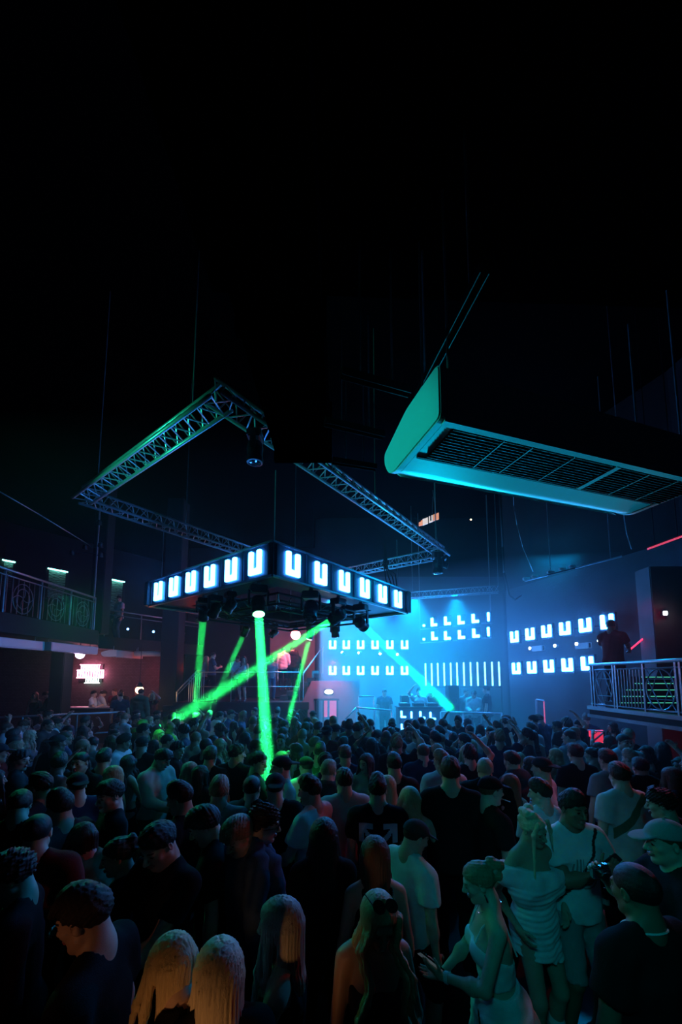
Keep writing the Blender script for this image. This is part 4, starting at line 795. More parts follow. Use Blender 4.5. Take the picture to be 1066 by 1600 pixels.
# neon sign on the bar wall
c = pt(141,1052,15.42); t = thing('neon_sign', 'glaring pink neon sign of three lit rows on the dark bar wall', 'sign', c); s15 = 15.42/FPX; k = MB().box(c+np.array([0,.05,-.0]), (.98,.04,.72)).build('backing', M['black'], t, bevel=.01)
for (x0,x1,y0,y1), mm in (((128,156,1040,1046.5),'pink_neon'),((123,160,1048.5,1058),'pink_neon'),((135,155,1060.5,1066),'white_neon')):
    a = pt(x0,y0,15.40); b = pt(x1,y1,15.40); n = max(2, int((b[0]-a[0])/.10)); nk_ = MB(); w = (b[0]-a[0])/n
    for i in range(n): xa = a[0]+w*i+.012; xb = xa+w-.024; nk_.path([(xa,15.36,b[2]),(xa,15.36,a[2]),(xb,15.36,a[2]),(xb,15.36,b[2])] if i%2 else [(xa,15.36,a[2]),(xa,15.36,b[2]),(xb,15.36,b[2]),(xb,15.36,a[2])], .018, 6)
    nk_.tube((a[0]-.04,15.36,a[2]+.03), (b[0]+.04,15.36,a[2]+.03), .018, 6).tube((a[0]-.04,15.36,b[2]-.03), (b[0]+.04,15.36,b[2]-.03), .018, 6).build('neon_row', M[mm], t)
a = pt(121,1059,15.36); b = pt(162,1047,15.36); MB().path([(a[0],15.36,a[2]),(b[0],15.36,a[2]),(b[0],15.36,b[2]),(a[0],15.36,b[2]),(a[0],15.36,a[2])], .016, 6).build('neon_outline', M['pink_neon'], t)
a = pt(137,1107,13.2); b = pt(176,1109,13.2); t = thing('bar_counter', 'dark bar counter with pink-lit top edge at left', 'counter', ((a[0]+b[0])/2, 13.4, .5)); MB().box(((a[0]+b[0])/2-.4,13.4,(a[2]+.5)/2), (b[0]-a[0]+.8,.5,a[2]-.5)).build('front', M['wood'], t, bevel=.01); MB().box(((a[0]+b[0])/2-.4,13.38,a[2]+.02), (b[0]-a[0]+.9,.62,.05)).build('worktop', M['steel'], t, bevel=.01)
a = pt(211,1023,14.2); b = pt(256,1025,14.2); a[2] = b[2] = 3.62; t = thing('ceiling_pipe', 'thick warm-lit pipe under the gallery right of the neon sign', 'pipe', a); MB().tube(a, b, .10, 16).build('pipe', M['white_plastic'], t, smooth=True); MB().tube(a+(b-a)*.1, np.array([a[0]+.1,14.2,3.86]), .012, 6).tube(a+(b-a)*.9, np.array([b[0]-.1,14.2,3.86]), .012, 6).each('hanger', M['steel'], t)
# lighting pole on the gallery pillar
c = pt(149,905,12.35); t = thing('lamp_pole', 'upright pole with clamped spotlights beside the upper left gallery', 'light stand', (c[0], 12.35, 4.2)); MB().tube((c[0],12.35,4.2), (c[0],12.35,9.6), .03, 10).build('pole', M['steel'], t)
for px, py in ((155,820),(157,855),(157,870),(133,858),(113,867)): q = pt(px,py,12.2); h = MB().lathe([(.04,.16),(.07,.12),(.08,.0),(.07,-.01)], Fr(rot_xyz(20,10), q), 14).build('spotlight', M['dark_metal'], t); MB().lathe([(.001,-.012),(.065,-.012),(.065,-.004),(.001,-.004)], Fr(rot_xyz(20,10), q), 14).build('lens', M['dim_lens'], h); MB().tube(q+np.array([0,0,.1]), (c[0],12.35,q[2]+.1), .012, 6).build('arm', M['dark_metal'], t)
# lit sign, cables, cable tray and red tube high on the right
s0 = pt(656,819,13.8); t = thing('hanging_sign', 'small orange lit sign hanging high above the stage', 'sign', s0)
a = pt(655,820,13.8); b = pt(686,809,13.3)
def sgn(u0, u1, z0, z1, m): p0 = a+(b-a)*u0; p1 = a+(b-a)*u1; V = [p0+(0,0,z0), p1+(0,0,z0), p1+(0,0,z1), p0+(0,0,z1)]; MB().add(V+[q+np.array([0,.04,0]) for q in V], [(0,1,2,3),(7,6,5,4),(0,4,5,1),(1,5,6,2),(2,6,7,3),(3,7,4,0)]).build('lit_panel', M[m], t)
for u0, u1, z0, z1, m in ((0,.10,-.05,.10,'orange_lit'),(.11,.18,-.06,.14,'orange_lit'),(.20,.46,-.07,.17,'orange_white'),(.52,.57,-.06,.19,'orange_white'),(.65,.70,-.06,.19,'orange_white'),(.57,.65,-.06,-.01,'orange_white'),(.74,.88,-.05,.20,'orange_lit'),(.91,1.0,-.05,.20,'orange_lit')): sgn(u0, u1, z0, z1, m)
MB().bar(a+np.array([0,.03,.22]), b+np.array([0,.03,.22]), .04, .05).build('frame', M['black'], t); MB().tube(b+np.array([-.1,.03,.2]), (b[0]-.2,b[1],9.6), .008, 6).tube(a+np.array([.5,.03,.2]), (a[0]+.55,a[1],9.6), .008, 6).each('hanging_wire', M['steel'], t)
def cable(label, pts, r=.012): t = thing('cable', label, 'cable', pts[0]); MB().path(pts, r, 6).build('cable', M['rubber'] if 'dark' in label else M['alu'], t, smooth=True)
cable('loose cable curving down the blue wall right of the roof truss', [pt(800,700,9.4)*np.array([1,1,0])+np.array([0,0,9.6]), pt(803,790,9.5), pt(808,820,9.5), pt(817,855,9.6), pt(833,893,9.8)], .008)
cable('thick dark cable loop hanging at the right of the stage truss', [pt(784,855,12)*np.array([1,1,0])+np.array([0,0,9.6]), pt(786,855,12), pt(788,895,12), pt(796,930,12), pt(805,937,12), pt(815,930,12)], .03)
cable('thin cable hanging under the right end of the big air conditioner', [pt(972,800,5.4)*np.array([1,1,0])+np.array([0,0,9.6]), pt(976,812,5.5), pt(980,835,5.6), pt(987,858,5.7)], .006)
cable('thin cable slanting along the upper left wall', [pt(-60,737,9.0), pt(-20,757,9.3), pt(60,803,10.4), pt(142,853,12.6)], .015)
cable('thin pair of wires dropping from the roof above the truss corner', [pt(680,768,9.0)*np.array([1,1,0])+np.array([0,0,9.6]), pt(681,815,9.0), pt(684,860,9.1)], .006)
a = pt(820,908,9.3); b = pt(972,869,7.9); t = thing('cable_tray', 'thin pale track with small fittings running down the right wall', 'track', a); MB().bar(a+(b-a)*.0, a+(b-a)*.27, .03, .03).bar(a+(b-a)*.56, b, .03, .03).build('track', M['alu'], t); MB().bar(a+(b-a)*.27, a+(b-a)*.56, .03, .03).build('track_gap', M['dark_metal'], t)
for u in (.02,.12,.30,.43,.53): q = a+(b-a)*u; MB().box(q+np.array([0,0,.05]), (.16,.08,.07)).build('fitting', M['white_plastic'], t, bevel=.01)
MB().tube(a+(b-a)*.3, (a+(b-a)*.3)*np.array([1,1,0])+np.array([0,0,9.6]), .008, 6).tube(a+(b-a)*.9, (a+(b-a)*.9)*np.array([1,1,0])+np.array([0,0,9.6]), .008, 6).each('hanger_rod', M['steel'], t)
a = pt(1012,858,6.4); b = pt(1072,836,5.9); t = thing('ceiling_tube_light', 'slim red-lit tube high at the right edge below the big air conditioner', 'tube light', a); MB().tube(a, b, .016, 8).build('lit_tube', M['red_strip'], t); MB().bar(a+(0,0,.03), b+(0,0,.03), .05, .02).tube(a+(b-a)*.2, (a+(b-a)*.2)*np.array([1,1,0])+np.array([0,0,9.6]), .008, 6).tube(a+(b-a)*.8, (a+(b-a)*.8)*np.array([1,1,0])+np.array([0,0,9.6]), .008, 6).build('channel', M['dark_metal'], t)
# green strips on the right wall, lit goalpost frame and red barrier at the floor
GP = np.array([7.05,8.85,0]); GN = nrm((-4.85,-1.7,0)); t = None
for i, (y, x0) in enumerate(((1076.8,856),(1080,856),(1083.5,857),(1086.5,895),(1089.8,896))):
    a = at_plane(x0, y, GP-GN*-.0, GN); b = at_plane(926, y+.6, GP, GN); t = t or thing('wall_light_strips', 'stack of thin green light strips low on the right wall', 'light strips', a); b[2] = a[2]; MB().bar(a, b, .012, .018).build('light_strip', M['green_strip'], t)
MB().box(at_plane(891,1083,GP-GN*.03,GN), (.03,1.0,.30), rot_xyz(0,0,19)).build('backing', M['black'], t)
a = pt(838,1093,10.4); b = pt(850,1095,10.4); t = thing('lit_gate_frame', 'narrow upright metal frame edged in blue and red right of the stage', 'frame', (a[0], a[1], 0)); MB().tube((a[0],10.4,0), a, .025, 8).build('post', M['alu'], t); MB().tube((b[0],10.4,0), b, .016, 8).build('lit_post', M['red_strip'], t); MB().tube(a, b, .025, 8).build('crossbar', M['alu'], t)  # red light on the second metal post is put in as emission
a = pt(839,1118,10.0); b = pt(847,1118,10.0); t = thing('small_gate', 'low blue-lit tube gate in front of the narrow upright frame', 'gate', (a[0], a[1], 0)); MB().tube((a[0],10,0), a, .025, 8).tube(a, b, .025, 8).tube(b, (b[0],10,0), .025, 8).build('tube_frame', M['steel'], t); MB().tube(pt(834,1135,9.9), pt(838,1116,9.9), .03, 8).build('stay', M['alu'], t)
c = pt(934,1151,8.6); t = thing('floor_barrier', 'red-lit barrier panel with a slanting bar at the edge of the right crowd', 'barrier', (c[0], 8.6, 0)); MB().box((c[0],8.63,c[2]-.0), (.34,.03,.28)).build('panel', M['red_lit'], t, bevel=.05); MB().tube(pt(925,1160,8.55), pt(944,1144,8.55), .02, 8).build('slanting_bar', M['alu'], t)  # panel glows by itself in place of red light falling on it
for s in (-1,1): MB().tube((c[0]+s*.17,8.63,0), (c[0]+s*.17,8.63,c[2]), .02, 8).build('leg', M['dark_metal'], t)
a = pt(868,1138,9.0); b = pt(944,1143,8.5); t = thing('barrier_rail', 'thin pale rail leading to the red-lit barrier', 'railing', (a[0], a[1], 0)); MB().tube(a, b, .018, 8).build('top_rail', M['alu'], t); MB().tube(a, (a[0],a[1],0), .018, 8).tube(b, (b[0],b[1],0), .018, 8).build('posts', M['dark_metal'], t)
# ---------------------------------------------------------------- people
from mathutils.bvhtree import BVHTree
def cloth(n, c, r=.85): return mat('cloth_'+n, c, .92, 0, .18, 14, .35, 260, spec=.12)
SKIN = [mat('skin_'+n, c, .48, 0, .08, 12, .12, 320) for n, c in (('fair', (.62,.40,.30)), ('tan', (.50,.30,.21)), ('brown', (.26,.14,.09)))]
LIP = mat('lips', (.48,.14,.13), .35); EYE_ = mat('eye', (.02,.018,.018), .12); SHOE = mat('shoe_leather', (.05,.05,.055), .5)
HAIR = {n: mat('hair_'+n, c, .5, 0, .35, 30, .5, 90, stretch=(6,6,.6), spec=.42) for n, c in (('black', (.012,.010,.010)), ('dark brown', (.035,.022,.015)), ('brown', (.10,.058,.03)), ('fair', (.30,.20,.11)), ('blonde', (.58,.42,.22)), ('pale blonde', (.66,.54,.36)), ('grey blonde', (.42,.38,.30)), ('auburn', (.22,.07,.03)))}
CL = {n: cloth(n.replace(' ', '_'), c) for n, c in (('black', (.012,.012,.014)), ('charcoal', (.04,.042,.048)), ('navy', (.02,.03,.07)), ('white', (.74,.75,.76)), ('off white', (.60,.60,.58)), ('grey', (.28,.29,.30)), ('dark red', (.17,.02,.02)), ('denim', (.06,.10,.17)), ('beige', (.42,.36,.28)), ('green', (.07,.15,.09)), ('striped', (.50,.50,.50)))}
SEQ = mat('black_sequins', (.05,.05,.06), .15, .8, .8, 90, .8, 180); GOLD = mat('gold_chain', (.75,.55,.25), .2, 1, .2, 40); SILV = mat('silver_metal', (.75,.77,.8), .15, 1, .2, 30); SCREEN = glow('dim_phone_screen', (.5,.65,.8), .06)
def skin_set(s, hc): return [SKIN[s], LIP, HAIR[hc], EYE_, SHOE]
def decal(name, cells, shirt_me, parent, m, back=True, cell=.011):
    """print on a garment: filled cells (x, z) laid on the cloth itself"""
    bv = BVHTree.FromPolygons([v.co.copy() for v in shirt_me.vertices], [tuple(p.vertices) for p in shirt_me.polygons]); V = []; Fc = []; sg = -1 if back else 1; memo = {}
    def vert(i, j):
        if (i,j) not in memo:
            h = bv.ray_cast(Vector((i*cell, sg*1.0, j*cell)), Vector((0,-sg,0))); 
            if h[0] is None: memo[(i,j)] = None
            else: memo[(i,j)] = len(V); V.append((h[0].x, h[0].y+sg*.0035, h[0].z))
        return memo[(i,j)]
    for i, j in sorted(cells):
        q = [vert(i,j), vert(i+1,j), vert(i+1,j+1), vert(i,j+1)]
        if None not in q: Fc.append(q if not back else q[::-1])
    me = bpy.data.meshes.new(name); me.from_pydata(V, [], Fc); me.materials.append(m); o = obj_(name, me, parent); return o
def cells_in(fn, x0, x1, z0, z1, cell=.011): return {(i,j) for i in range(int(x0/cell)-1, int(x1/cell)+2) for j in range(int(z0/cell)-1, int(z1/cell)+2) if fn((i+.5)*cell, (j+.5)*cell)}
def make_hair(spec, g, seed=0, fine=.006):
    k, a = spec[0], (spec[1] if len(spec) > 1 else {})
    if k == 'short': return hair_short(g, seed=seed, fine=fine, **a)
    if k == 'long': return hair_long(g, seed=seed, fine=fine+.0005, **a)
    if k == 'up': return hair_up(g, seed=seed, fine=fine, **a)
SHORT = [dict(vol=.008, top=.014, nape=-.07), dict(vol=.007, top=.026, nape=-.055), dict(vol=.014, rough=.008, nape=-.07), dict(vol=.006, top=.006, nape=-.06), dict(vol=.010, top=.012, fringe=.022, nape=-.075), dict(vol=.004, rough=.001, nape=-.075), dict(vol=.011, top=.03, rough=.006, nape=-.065)]
def outfit(root, g, top, tc, bottom, bc, seed, hood=False):
    sh = None
    if top == 'tee': sh = shirt_mesh('t_shirt', g, CL[tc], .58, seed=seed)
    elif top == 'long': sh = shirt_mesh('long_sleeved_top', g, CL[tc], 1.92, seed=seed)
    elif top == 'jacket': sh = shirt_mesh('jacket', g, CL[tc], 1.9, hem=.84, grow=.02, loose=.03, neck=.07, wrinkle=.006, seed=seed)
    elif top == 'hoodie': sh = shirt_mesh('hoodie', g, CL[tc], 1.92, hem=.84, grow=.02, loose=.03, hood=True, seed=seed)
    elif top == 'tank':
        T, t = g['T'], g['t']; P = [dict(q) for q in g['torso']]+[cone(t(s*.075,.06,1.36), t(s*.078,-.05,1.455), .014, None, .02, T) for s in (-1,1)]+[cone(t(s*.078,-.05,1.455), t(s*.07,-.09,1.34), .014, None, .02, T) for s in (-1,1)]
        P += [cut(t(0,0,.90), (0,0,-1), .004, T)]; P.insert(0, P.pop(0)); 
        up = [cut(t(0,.02,1.375), (0,-.15,1), .004, T)]; V, Q = sculpt(P[:5]+g['torso'][5:]+up+P[len(g['torso']):], .013, (), .009, wobble(.002, 30, seed)); sh = mesh_from('top', V, Q, [CL[tc]])
    if sh: obj_(sh.name.split('.')[0], sh, root)
    if bottom == 'trousers': obj_('trousers', trousers_mesh('trousers', g, CL[bc], .07), root)
    elif bottom == 'shorts': obj_('shorts', trousers_mesh('shorts', g, CL[bc], .50, grow=.015), root)
    elif bottom == 'skirt':
        T, t = g['T'], g['t']; V, Q = sculpt([drape(t(0,0,1.06), t(0,0,.93), (.14,.11), (.188,.165), .02, T), drape(t(0,0,.94), t(0,0,.60), (.186,.163), (.215,.19), .02, T, 11, .010)], .012, (), .0, wobble(.002, 30, seed)); obj_('skirt', mesh_from('skirt', V, Q, [CL[bc]]), root)
    return sh
CROWD = []                                                          # (x, y, radius) of everybody already placed
def place(root, g, px, py, H, yaw, zf=0., at=None):
    s = H/1.75; R = rot_xyz(0,0,yaw); o = R@(np.array(g['HF'].o)*s)
    p = np.array(at, float) if at is not None else atZ(px, py, zf+o[2]); root.location = (p[0]-o[0], p[1]-o[1], zf) if at is None else (p[0], p[1], zf)
    root.rotation_euler = (0, 0, math.radians(yaw)); root.scale = (s, s, s); CROWD.append((root.location[0], root.location[1], .4)); return root
def person(label, px, py, H, yaw, fig={}, sex='m', skin=0, hair=('short',), hc='dark brown', top='tee', tc='black', bottom='trousers', bc='black', zf=0., at=None, group=None, fine=.006, seed=None, cap=None, glasses=False, shades=False, base=.017):
    seed = int(px*7+py) if seed is None else seed; g = figure(sex=sex, **fig); root = obj_('person', body_mesh('person', g, skin_set(skin, hc), fine, base, .0065)); tag(root, label, 'person', group)
    if cap and hair: hair = ('short', dict(vol=.004, nape=-.05, rough=.001))
    if hair: h = obj_('hair', mesh_from('hair', *make_hair(hair, g, seed), [HAIR[hc]]), root)
    sh = outfit(root, g, top, tc, bottom, bc, seed)
    if cap: obj_('cap', mesh_from('cap', *cap_mesh(g, back=cap[1] == 'back', bucket=cap[1] == 'bucket'), [CL[cap[0]]]), root)
    if shades or glasses:                                            # sunglasses pushed up on the hair, or glasses on the nose
        HF, s = g['HF'], g['hs']; z = .138 if shades else .004; y = .028 if shades else .098; k = MB(); up = .03
        for q in (-1,1):
            Fz = Fr(HF.R@rot_xyz(72 if shades else 0), HF.p((q*.034*s, y*s, z*s))); Fl = Fr(np.stack([Fz.R[:,0], Fz.R[:,2], -Fz.R[:,1]],1), Fz.o)
            k.lathe([(.026,-.002),(.029,0),(.026,.002)] if glasses else [(.031,-.003),(.033,0),(.031,.003)], Fl, 16); k.tube(HF.p((q*.062*s, y*s, z*s)), HF.p((q*.083*s, (y-.10)*s, (z-.02)*s)), .0025, 6)
        k.tube(HF.p((-.008*s,y*s,z*s)), HF.p((.008*s,y*s,z*s)), .003, 6); k.build('sunglasses' if shades else 'glasses', M['dim_lens'] if shades else M['dark_metal'], root, local=True)
    place(root, g, px, py, H, yaw, zf, at); return root, g, sh
def strap(root, g, m, sh, side=1, w=.016, z0=1.46, z1=1.0):
    def on(x, z): return abs((z-(z0+z1)/2)-(z0-z1)/2*(x/.15)*side)*.62 < w and abs(x) < .165 and z < 1.49
    for bk in (False, True): decal('strap', cells_in(on, -.18, .18, .95, 1.5, .007), sh, root, m, bk, .007)
def wpos(root, g, p):                                               # a point of the figure in the world
    s = root.scale[0]; return np.array(root.location)+rot_xyz(0,0,math.degrees(root.rotation_euler[2]))@(np.asarray(p)*s)
def wrot(root, R): return rot_xyz(0,0,math.degrees(root.rotation_euler[2]))@R
def phone(root, g, side, label, lit=False):
    F = g['arms'][side][3]; R = wrot(root, F.R); c = wpos(root, g, F.p((.012,.085,.022))); t = thing('phone', label, 'phone', c)
    b = MB().prism(round_poly([(-.036,-.075),(.036,-.075),(.036,.075),(-.036,.075)], .01, 3), Fr(R@rot_xyz(90,0,0)@rot_xyz(0,0,0)), -.004, .004).build('body', M['black'], t, local=True)
    MB().prism(round_poly([(-.033,-.071),(.033,-.071),(.033,.071),(-.033,.071)], .008, 3), Fr(R@rot_xyz(90,0,0)), -.0052, -.0042).build('screen', SCREEN if lit else M['dim_lens'], b, local=True); return t
UP = dict(top='tee')
# --- the nearest people, one by one
person('man in black top seen in left profile with fringe, bottom left corner', 132, 1434, 1.80, 94, dict(head=(18,-2,0), lean=4), hair=('short', dict(vol=.009, top=.022, fringe=.012, nape=-.05)), hc='dark brown', fine=.0045)
person('blonde woman bending her head down to the left, hair over her cheek', 268, 1512, 1.66, 70, dict(head=(34,-8,6), lean=10, L=(-.12,.30,.98), R=(.12,.32,.98)), sex='f', hair=('long', dict(length=.40, width=.075, front=.03, vol=.018)), hc='blonde', top='long', fine=.0045)
person('blonde woman with long straight hair seen from behind, beside the bowed blonde', 342, 1520, 1.67, 14, dict(head=(4,14,0)), sex='f', hair=('long', dict(length=.50, width=.085, vol=.02)), hc='pale blonde', top='long', fine=.0045)
person('woman in left profile with long grey-blonde hair and bare arm', 436, 1446, 1.68, 82, dict(head=(6,-4,0), L=(-.20,.30,1.05)), sex='f', hair=('long', dict(length=.52, width=.08, vol=.016)), hc='grey blonde', top='tank', fine=.0045, bottom='skirt')
w5 = person('smiling woman facing camera with sunglasses on wavy blonde hair', 592, 1440, 1.67, 188, dict(head=(22,6,-4), lean=6, L=(-.10,.26,1.02), R=(.10,.28,1.0), curl=(45,45)), sex='f', skin=1, hair=('long', dict(length=.50, width=.105, wave=.022, front=.05, vol=.02)), hc='blonde', top=None, bottom='skirt', fine=.004, shades=True)
def sequin_top(r, g):
    T, t = g['T'], g['t']; V, Q = sculpt(g['torso']+[cut(t(0,0,1.33), (0,0,1), .004, T), cut(t(0,0,.98), (0,0,-1), .004, T)], .012, (), .012, wobble(.002, 90, 3)); obj_('sequin_top', mesh_from('sequin_top', V, Q, [SEQ]), r)
    k = MB(); [k.tube(T.p(t(s*.07,.10,1.31)), T.p(t(s*.085,-.01,1.478)), .005, 6).tube(T.p(t(s*.085,-.01,1.478)), T.p(t(s*.08,-.10,1.32)), .005, 6) for s in (-1,1)]; k.build('shoulder_strap', SEQ, r, local=True)
sequin_top(w5[0], w5[1])
mt = MB(); HFm = w5[1]['HF']; mt.box(HFm.p((0,.0965,-.0625)), (.022,.006,.007), HFm.R).build('teeth', mat('teeth', (.8,.78,.72), .3), w5[0], local=True, bevel=.002)
c5 = wpos(w5[0], w5[1], (0,.34,.93)); bg = thing('clutch_bag', 'dark glittering clutch bag held by the smiling woman with sunglasses', 'bag', c5); MB().box((0,0,0), (.22,.07,.13)).build('body', SEQ, bg, bevel=.02, local=True); MB().box((0,0,.066), (.16,.03,.012)).build('clasp', GOLD, bg, bevel=.003, local=True)
# woman with the phone
wp = person('woman in white strappy top and frilled skirt looking down at her phone', 748, 1378, 1.64, 84, dict(head=(20,-6,0), lean=6, L=(-.10,.36,1.13), R=(.05,.34,1.03), lp=(-.7,-.5,-.6), rp=(.7,-.4,-.8), lh=((.15,.85,.5),(.6,.1,.8)), rh=((-.1,1,.15),(-.5,.1,.9)), curl=(30,18)), sex='f', skin=0, hair=('up', dict(bun=.058, where=(0,-.125,.045))), hc='fair', top=None, bottom=None, fine=.004)
def phone_woman(r, g):
    T, t = g['T'], g['t']; up = [cut(t(0,.08,1.30), (0,-.62,1), .004, T), cut(t(0,0,1.08), (0,0,-1), .004, T)]
    V, Q = sculpt(g['torso']+up, .010, (), .009, wobble(.002, 40, 2)); obj_('crop_top', mesh_from('crop_top', V, Q, [CL['white']]), r)
    k = MB()
    for s in (-1,1): k.path([T.p(t(s*.072,.125,1.30)), T.p(t(s*.085,.065,1.41)), T.p(t(s*.095,-.01,1.482)), T.p(t(s*.09,-.075,1.40)), T.p(t(s*.075,-.115,1.24))], .0055, 7)
    k.build('shoulder_strap', CL['white'], r, local=True)
    V, Q = sculpt([drape(t(0,0,1.05), t(0,-.005,.93), (.145,.115), (.196,.172), .02, T), drape(t(0,0,.94), t(0,-.005,.80), (.192,.168), (.225,.20), .03, T, 13, .016), drape(t(0,0,.845), t(0,-.01,.66), (.195,.165), (.25,.22), .012, T, 17, .020)], .009, (), 0, wobble(.003, 34, 5)); obj_('frilled_skirt', mesh_from('frilled_skirt', V, Q, [CL['white']]), r)
    HF, s = g['HF'], g['hs']; V, Q = sculpt([ell((0,-.105,.035), (.03,.018,.03), .01, HF, rot_xyz(70))], .006, (), 0, wobble(.004, 120, 3)); obj_('hair_tie', mesh_from('hair_tie', V, Q, [CL['beige']]), r)
    k = MB(); k.path([HF.p((-.083,-.01,-.035)), HF.p((-.086,-.012,-.052))], .004, 6).path([HF.p((-.086,-.012,-.052)), HF.p((-.086,-.012,-.078))], .006, 6).path([HF.p((.083,-.01,-.035)), HF.p((.086,-.012,-.078))], .005, 6); k.build('earring', SILV, r, local=True)
    E, Wr = g['arms']['L'][1:3]; d = nrm(Wr-E); x = nrm(np.cross(d,(0,0,1))); Fw = Fr(np.stack([x,np.cross(d,x),d],1), Wr-d*.035); w = MB().lathe([(.028,-.011),(.031,-.009),(.031,.009),(.028,.011)], Fw, 18).build('watch', CL['white'], r, local=True)
    MB().lathe([(.019,0),(.019,.009),(.015,.011)], Fr(np.stack([d, np.cross(x,d), x],1), Wr-d*.035+x*.028), 16).build('watch_face', SILV, w, local=True)
    k = MB(); pts = [T.p(t(.095,-.02,1.50)), T.p(t(.13,-.10,1.38)), T.p(t(.17,-.15,1.05)), T.p(t(.19,-.16,.72)), T.p(t(.18,-.12,.62))]
    P = []
    for a, b in zip(pts[:-1], pts[1:]): n = max(2, int(np.linalg.norm(b-a)/.018)); P += [a+(b-a)*i/n for i in range(n)]
    for i, q in enumerate(P): d = nrm(P[min(i+1,len(P)-1)]-P[max(i-1,0)]); x = nrm(np.cross(d,(1,0,0) if i%2 else (0,1,0))); k.bar(q-d*.009, q+d*.009, .004 if i%2 else .009, .009 if i%2 else .004)
    pts = [T.p(t(-.16,.16,1.02)), T.p(t(-.17,.17,.66))]; n = 20; P = [pts[0]+(pts[1]-pts[0])*i/n for i in range(n)]
    for i, q in enumerate(P): k.box(q, (.008,.008,.017) if i%2 else (.012,.005,.014))
    k.build('chain_strap', GOLD, r, local=True)
    nk = g['nb']; k = MB(); k.path([nk+T.v((.055*math.cos(a), .01+.075*math.sin(a), .015-.05*max(0,math.sin(a)))) for a in np.linspace(0,2*PI,25)], .0025, 5); k.build('necklace', SILV, r, local=True)
phone_woman(wp[0], wp[1])
phone(wp[0], wp[1], 'L', 'dark phone held up by the woman in the white frilled skirt', True)
cb = wpos(wp[0], wp[1], (.19,-.06,.55)); hb = thing('handbag', 'pale woolly handbag on a chain beside the frilled skirt', 'bag', cb); V, Q = sculpt([rbox((0,0,0), (.12,.06,.085), .03)], .008, (), 0, wobble(.006, 110, 4)); obj_('body', mesh_from('body', V, Q, [CL['off white']]), hb); MB().box((0,.064,.03), (.03,.012,.02)).build('clasp', GOLD, hb, bevel=.003, local=True)
# woman in the off-shoulder white dress
wd_ = person('blonde woman in white off-shoulder mini dress with white socks and boots', 834, 1296, 1.70, 196, dict(head=(14,10,8), L=(-.24,.05,1.02), R=(.25,.12,1.0), rp=(1,-.6,0), lp=(-1,-.6,0), feet=((-.13,-.02,.075),(.13,.10,.075))), sex='f', skin=1, hair=('up', dict(bun=.062, where=(.03,-.06,.105))), hc='pale blonde', top=None, bottom=None, fine=.0045)
def white_dress(r, g):
    T, t = g['T'], g['t']; E = [cone(S, S+(Eb-S)*.55, .060, .060, .03) for S, Eb, *_ in (g['arms']['L'], g['arms']['R'])]
    P = g['torso']+E+[cone(t(-.19,.03,1.31), t(.19,.03,1.31), .05, None, .06, T), cone(t(-.19,-.05,1.31), t(.19,-.05,1.31), .05, None, .06, T), cone(t(-.13,.03,1.22), t(.13,.04,1.20), .095, None, .05, T), drape(t(0,0,1.12), t(0,-.005,.72), (.125,.105), (.185,.155), .05, T, 5, .006)]
    P += [cut(t(0,0,1.345), (-.12,0,1), .006, T), cut(t(0,0,.735), (.16,0,-1), .004, T)]
    def ruch(X, Y, Z): return .0035*np.sin(Z*165+9*X+5*np.sin(11*X+7*Y))*(Z < 1.25)+.003*np.sin(Z*70+14*X)+0*Y
    V, Q = sculpt(P, .009, (), .010, ruch); obj_('mini_dress', mesh_from('mini_dress', V, Q, [CL['white']]), r)
    HF, s = g['HF'], g['hs']; P = []
    for q, L in ((-1,.16),(1,.30)):
        a = HF.p((q*.05,.07,.10)); b = HF.p((q*.088,.07,.02)); P += [cone(a, b, .016, .014, .02), cone(b, b+np.array([q*.015,.01,-L]), .014, .006, .02)]
    V, Q = sculpt(P, .006, (), 0, wobble(.002, 150, 3)); obj_('loose_strand', mesh_from('loose_strand', V, Q, [HAIR['pale blonde']]), r)
    for s_, (hp, K, A) in zip((-1,1), g['knees']):
        V, Q = sculpt([cone(A+(K-A)*.42, A, .052, .044, .02), cone(A, A+np.array([0,0,-.03]), .046, .046, .02)], .008, (), .006, lambda X,Y,Z: .003*np.sin(Z*150)+0*X+0*Y); obj_('sock', mesh_from('sock', V, Q, [CL['white']]), r)
        F = g['feet'][0 if s_ < 0 else 1]; V, Q = sculpt(F, .009, (), .012); obj_('boot', mesh_from('boot', V, Q, [CL['white']]), r)
white_dress(wd_[0], wd_[1])
# man in the white tee with the strap
wm = person('man facing camera in white printed t-shirt with black cross-body strap', 896, 1264, 1.80, 186, dict(head=(4,6,0), L=(-.30,.16,1.0), R=(-.06,.22,1.26), rp=(.9,-.4,-.5), rh=((-.55,.25,.6),(-.1,-1,0)), curl=(30,55)), skin=2, hair=('short', dict(vol=.008, top=.03, nape=-.055)), hc='black', tc='white', bottom='shorts', bc='grey', fine=.0045)
strap(wm[0], wm[1], M['rubber'], wm[2], -1, .012, 1.475, 1.06)
decal('shirt_print', cells_in(lambda x, z: any(abs(math.hypot(x*1.1, max(0, 1.22-z) if z < 1.22 else 0)-r) < .006 for r in (.03,.055,.08,.105)) and 1.10 < z < 1.32 and not (z > 1.29 and abs(x) > .09), -.13, .13, 1.08, 1.33, .006), wm[2], wm[0], CL['grey'], False, .006)
phone(wm[0], wm[1], 'R', 'phone held at the chest of the man in the white printed t-shirt')
cB = wpos(wm[0], wm[1], (-.10,.17,1.06)); bt_ = thing('vape_bottle', 'small black bottle hanging on the strap of the white printed t-shirt man', 'bottle', cB); bt_.name = 'small_bottle'; MB().lathe([(.02,-.07),(.024,-.065),(.024,.04),(.012,.06),(.012,.078)], None, 16).build('body', M['black'], bt_, local=True); MB().lathe([(.0245,-.03),(.0245,.01)], None, 16).build('label_band', CL['grey'], bt_, local=True)
